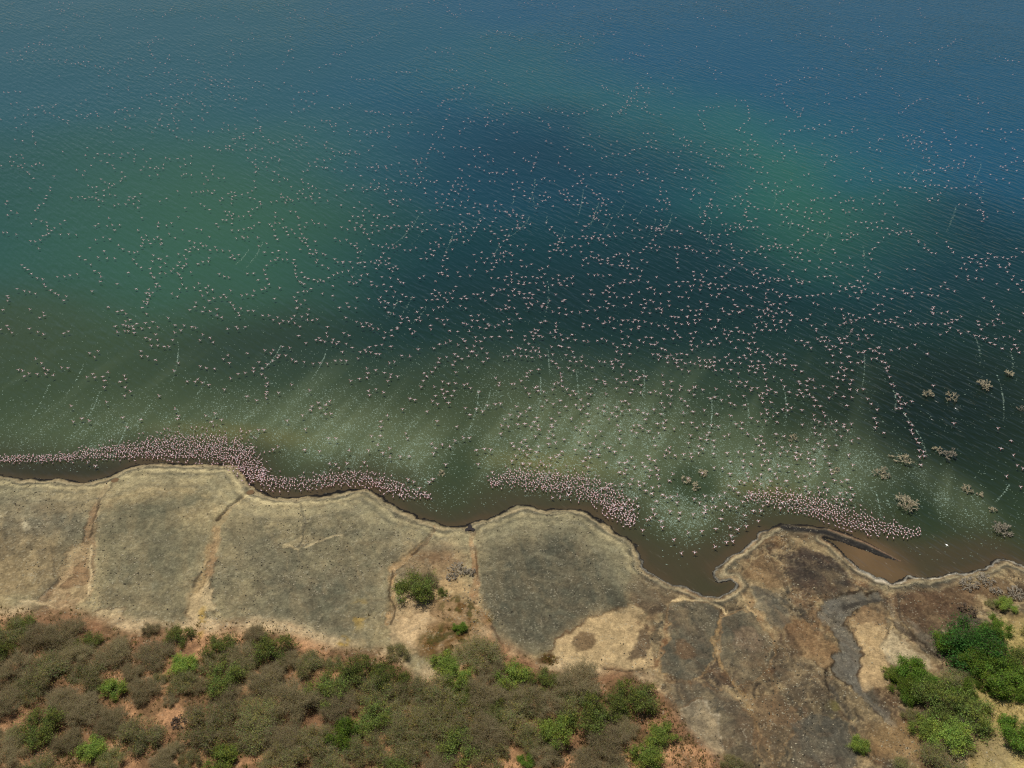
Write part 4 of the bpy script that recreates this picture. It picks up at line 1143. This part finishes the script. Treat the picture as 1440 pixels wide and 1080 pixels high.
# ------------------------------------------------------------------ dead bushes standing in the water and on the shore
def dead(u, v, r, label, seed, mat, lean=0.0, dens_=3, stems=7, name="dead_bush", hr=.75, group=None):
    rg = np.random.default_rng(seed)
    x, y = ground_at(u, v + r * .35); x, y = float(x), float(y)
    sc = FPX / (y * CP + H * SP); R = r / sc
    limbs, twigs, tips = grow(rg, stems, R, R * hr, dens_, spread=.6, thick=max(.07, R * .035))
    T = np.array(tips); q = R / max(np.percentile(np.hypot(T[:, 0], T[:, 1]), 90), .1)
    S3 = np.array([q, q, R * hr / max(T[:, 2].max(), .1) * 1.1])
    def fit(sg, f): return [(tuple(np.array(a) * S3), tuple(np.array(b) * S3), max(p * f, .06), max(w * f, .04)) for a, b, p, w in sg]
    root = link(name, None, None, label, "dead bush", group)
    gz_ = float(ground_z(np.array([x]), np.array([y]))[0])
    root.location = (x, y, max(gz_, -.05)); root.rotation_euler = (lean * .5, lean, random.uniform(0, 6.28))
    V, F = tubes(fit(limbs, 1.0), 5); link("trunk", new_mesh("trunk", V, F, [mat], smooth=True), root)
    V, F = tubes(fit(twigs, 1.0), 4); link("crown", new_mesh("crown", V, F, [mat], smooth=True), root)
DEADS = [
 (1305, 553, 9, "small bleached dead bush with a broken side branch in dark water", 3, 4), (1338, 556, 11, "forked bleached bush drowned beside the smaller broken one", 3, 4), (1383, 540, 13, "long low drowned bush with scattered bleached twigs", 3, 5),
 (1419, 525, 8, "small flat drowned bush farthest out from the shore", 3, 4), (1437, 575, 8, "thin dark drowned stems standing apart in deep water", 2, 3), (1271, 645, 13, "feathery tan drowned bush between the take-off trail and a round one", 3, 6),
 (1254, 641, 5, "tiny drowned twig tuft beside the feathery tan bush", 2, 3), (1240, 663, 12, "spiky tan drowned bush closest to the loose flock", 3, 6), (1332, 637, 13, "grey drowned bush lying sideways with a bent arm", 3, 5), (1317, 630, 7, "crooked drowned branch beside the sideways grey bush", 3, 3),
 (1275, 706, 18, "largest round brown drowned bush off the spit", 3, 9), (1360, 687, 9, "knotty pale drowned bush alone past the froth trail", 3, 5), (1378, 695, 6, "small twisted drowned stump next to the knotty bush", 3, 3), (1396, 716, 7, "forked pale drowned stump nearest the eastern bank", 3, 4),
 (1408, 742, 15, "large grey drowned bush close under the eastern bank", 3, 7), (1116, 615, 8, "faint drowned bush among flying flamingos", 3, 4), (1176, 660, 6, "small pale drowned bush at the edge of the churned water", 3, 4),
 (964, 675, 9, "pale drowned bush, widest of three in the dark hole of the flock", 3, 4), (989, 664, 8, "pale drowned bush, farthest out of three in the dark hole", 3, 4), (979, 683, 8, "pale drowned bush, closest to the cove of three in the dark hole", 3, 4), (621, 664, 6, "lone drowned twig tuft off the pebble beach", 3, 4)]
for i, (u, v, r, la, lv, st) in enumerate(DEADS):
    dead(u, v, r, la, 300 + i, M_deadg if i in (8, 14, 4) else M_dead, .15 if i % 3 else -.2, lv, st)
SHORED = [(1362, 822, 14, "tangled bleached dead bush at the top of the eastern bank"), (1385, 815, 13, "grey fallen dead bush beside the tangled one on the bank"), (1425, 834, 14, "dense grey dead bush on the brown slope above the bank"), (1360, 858, 13, "dark leafless dead bush on the brown slope above the large acacia"),
          (1400, 832, 9, "small dead bush between two grey dead bushes on the bank"), (645, 801, 14, "collapsed grey dead bush in the gully beside the sand fan"), (661, 806, 8, "small dead scrub next to the collapsed bush in the gully"), (253, 1019, 12, "dark fallen dead bush in the red soil opening of the thicket"), (1338, 996, 14, "bleached white dead branches standing among the green bushes"), (1352, 1020, 15, "bare grey branch sprawling over the broad green bush"), (635, 812, 8, "flattened grey dead scrub on sand above the green round bush")]
for i, (u, v, r, la) in enumerate(SHORED):
    dead(u, v, r, la, 500 + i, M_bark if i in (3, 7) else M_deadg, 0, 3 if i not in (8, 9) else 2, 7 if i not in (8, 9) else 4, hr=.6 if i not in (8, 9) else 1.1)

# ------------------------------------------------------------------ low dry growth between the bushes
n0 = 26000
gu, gv = rng.uniform(-40, 1470, n0), rng.uniform(855, 1090, n0)
X, Y = ground_at(gu, gv)
tv = np.interp(gu, THICK_U, THICK_V)
thick = sstep(-12, 20, gv - tv + (fbm(X, Y, 8, 3, 61) - .5) * 40) * (gu < 1010)
east = sstep(0, 20, (gu - 1318) - np.interp(gv, [880, 930, 985, 1030, 1080], [70, 20, 22, 45, 30])) * (gv > 880)
fan = (blob(gu, gv, 652, 862, 40, 20, 20) + blob(gu, gv, 628, 905, 46, 28, -20)) * .55 + (blob(gu, gv, 284, 882, 8, 28, 10) + blob(gu, gv, 508, 868, 14, 22, 15) * .5 + blob(gu, gv, 772, 932, 15, 10)) * .7
cl = sstep(.4, .6, fbm(X, Y, 6, 3, 62))
pr_ = thick * (.15 + .7 * cl) + east * .55 * cl + fan * sstep(.4, .6, fbm(X, Y, 2.5, 3, 63))
ok = rng.random(n0) < pr_
X, Y, gu, east, fan = X[ok], Y[ok], gu[ok], east[ok], fan[ok]
n = len(X); Z = ground_z(X, Y)
base = np.where((east > .5)[:, None], lin((176, 156, 96))[None], np.where((fan > .2)[:, None], lin((126, 108, 48))[None], lin((134, 118, 76))[None]))
base = np.where((rng.random(n) < .2)[:, None], lin((112, 116, 56))[None], base) * rng.uniform(.7, 1.3, n)[:, None]
sz = np.where(east > .5, .22, .38) * rng.uniform(.5, 1.3, n)
Vs, Cs = [], []
for b_ in range(6):
    a = rng.uniform(0, 6.28, n); l = sz * rng.uniform(.7, 1.3, n)
    dx, dy = np.cos(a), np.sin(a); w = .05 + sz * .10
    ox, oy = X + rng.normal(0, .2, n), Y + rng.normal(0, .2, n)
    p0 = np.stack([ox - dy * w, oy + dx * w, Z], 1); p1 = np.stack([ox + dy * w, oy - dx * w, Z], 1)
    p2 = np.stack([ox + dx * l * .7, oy + dy * l * .7, Z + l], 1)
    Vs.append(np.stack([p0, p1, p2], 1)); Cs.append(np.repeat(base[:, None], 3, 1))
V = np.concatenate(Vs).reshape(-1, 3); C = np.concatenate(Cs).reshape(-1, 3)
M_grass = plain("dry_growth", (255, 255, 255), attr="tint", trans=.3)
link("undergrowth", new_mesh("undergrowth", V, np.arange(len(V)).reshape(-1, 3), [M_grass], attrs={"tint": C}), None, "dry grass and low weeds between the bushes", "undergrowth", None, "stuff")
print("foam_glint", n_foam_glint, "birds", nfly, ns_, "tris", sum(len(o.data.polygons) for o in SC.objects if o.type == 'MESH' and o.get('kind')))
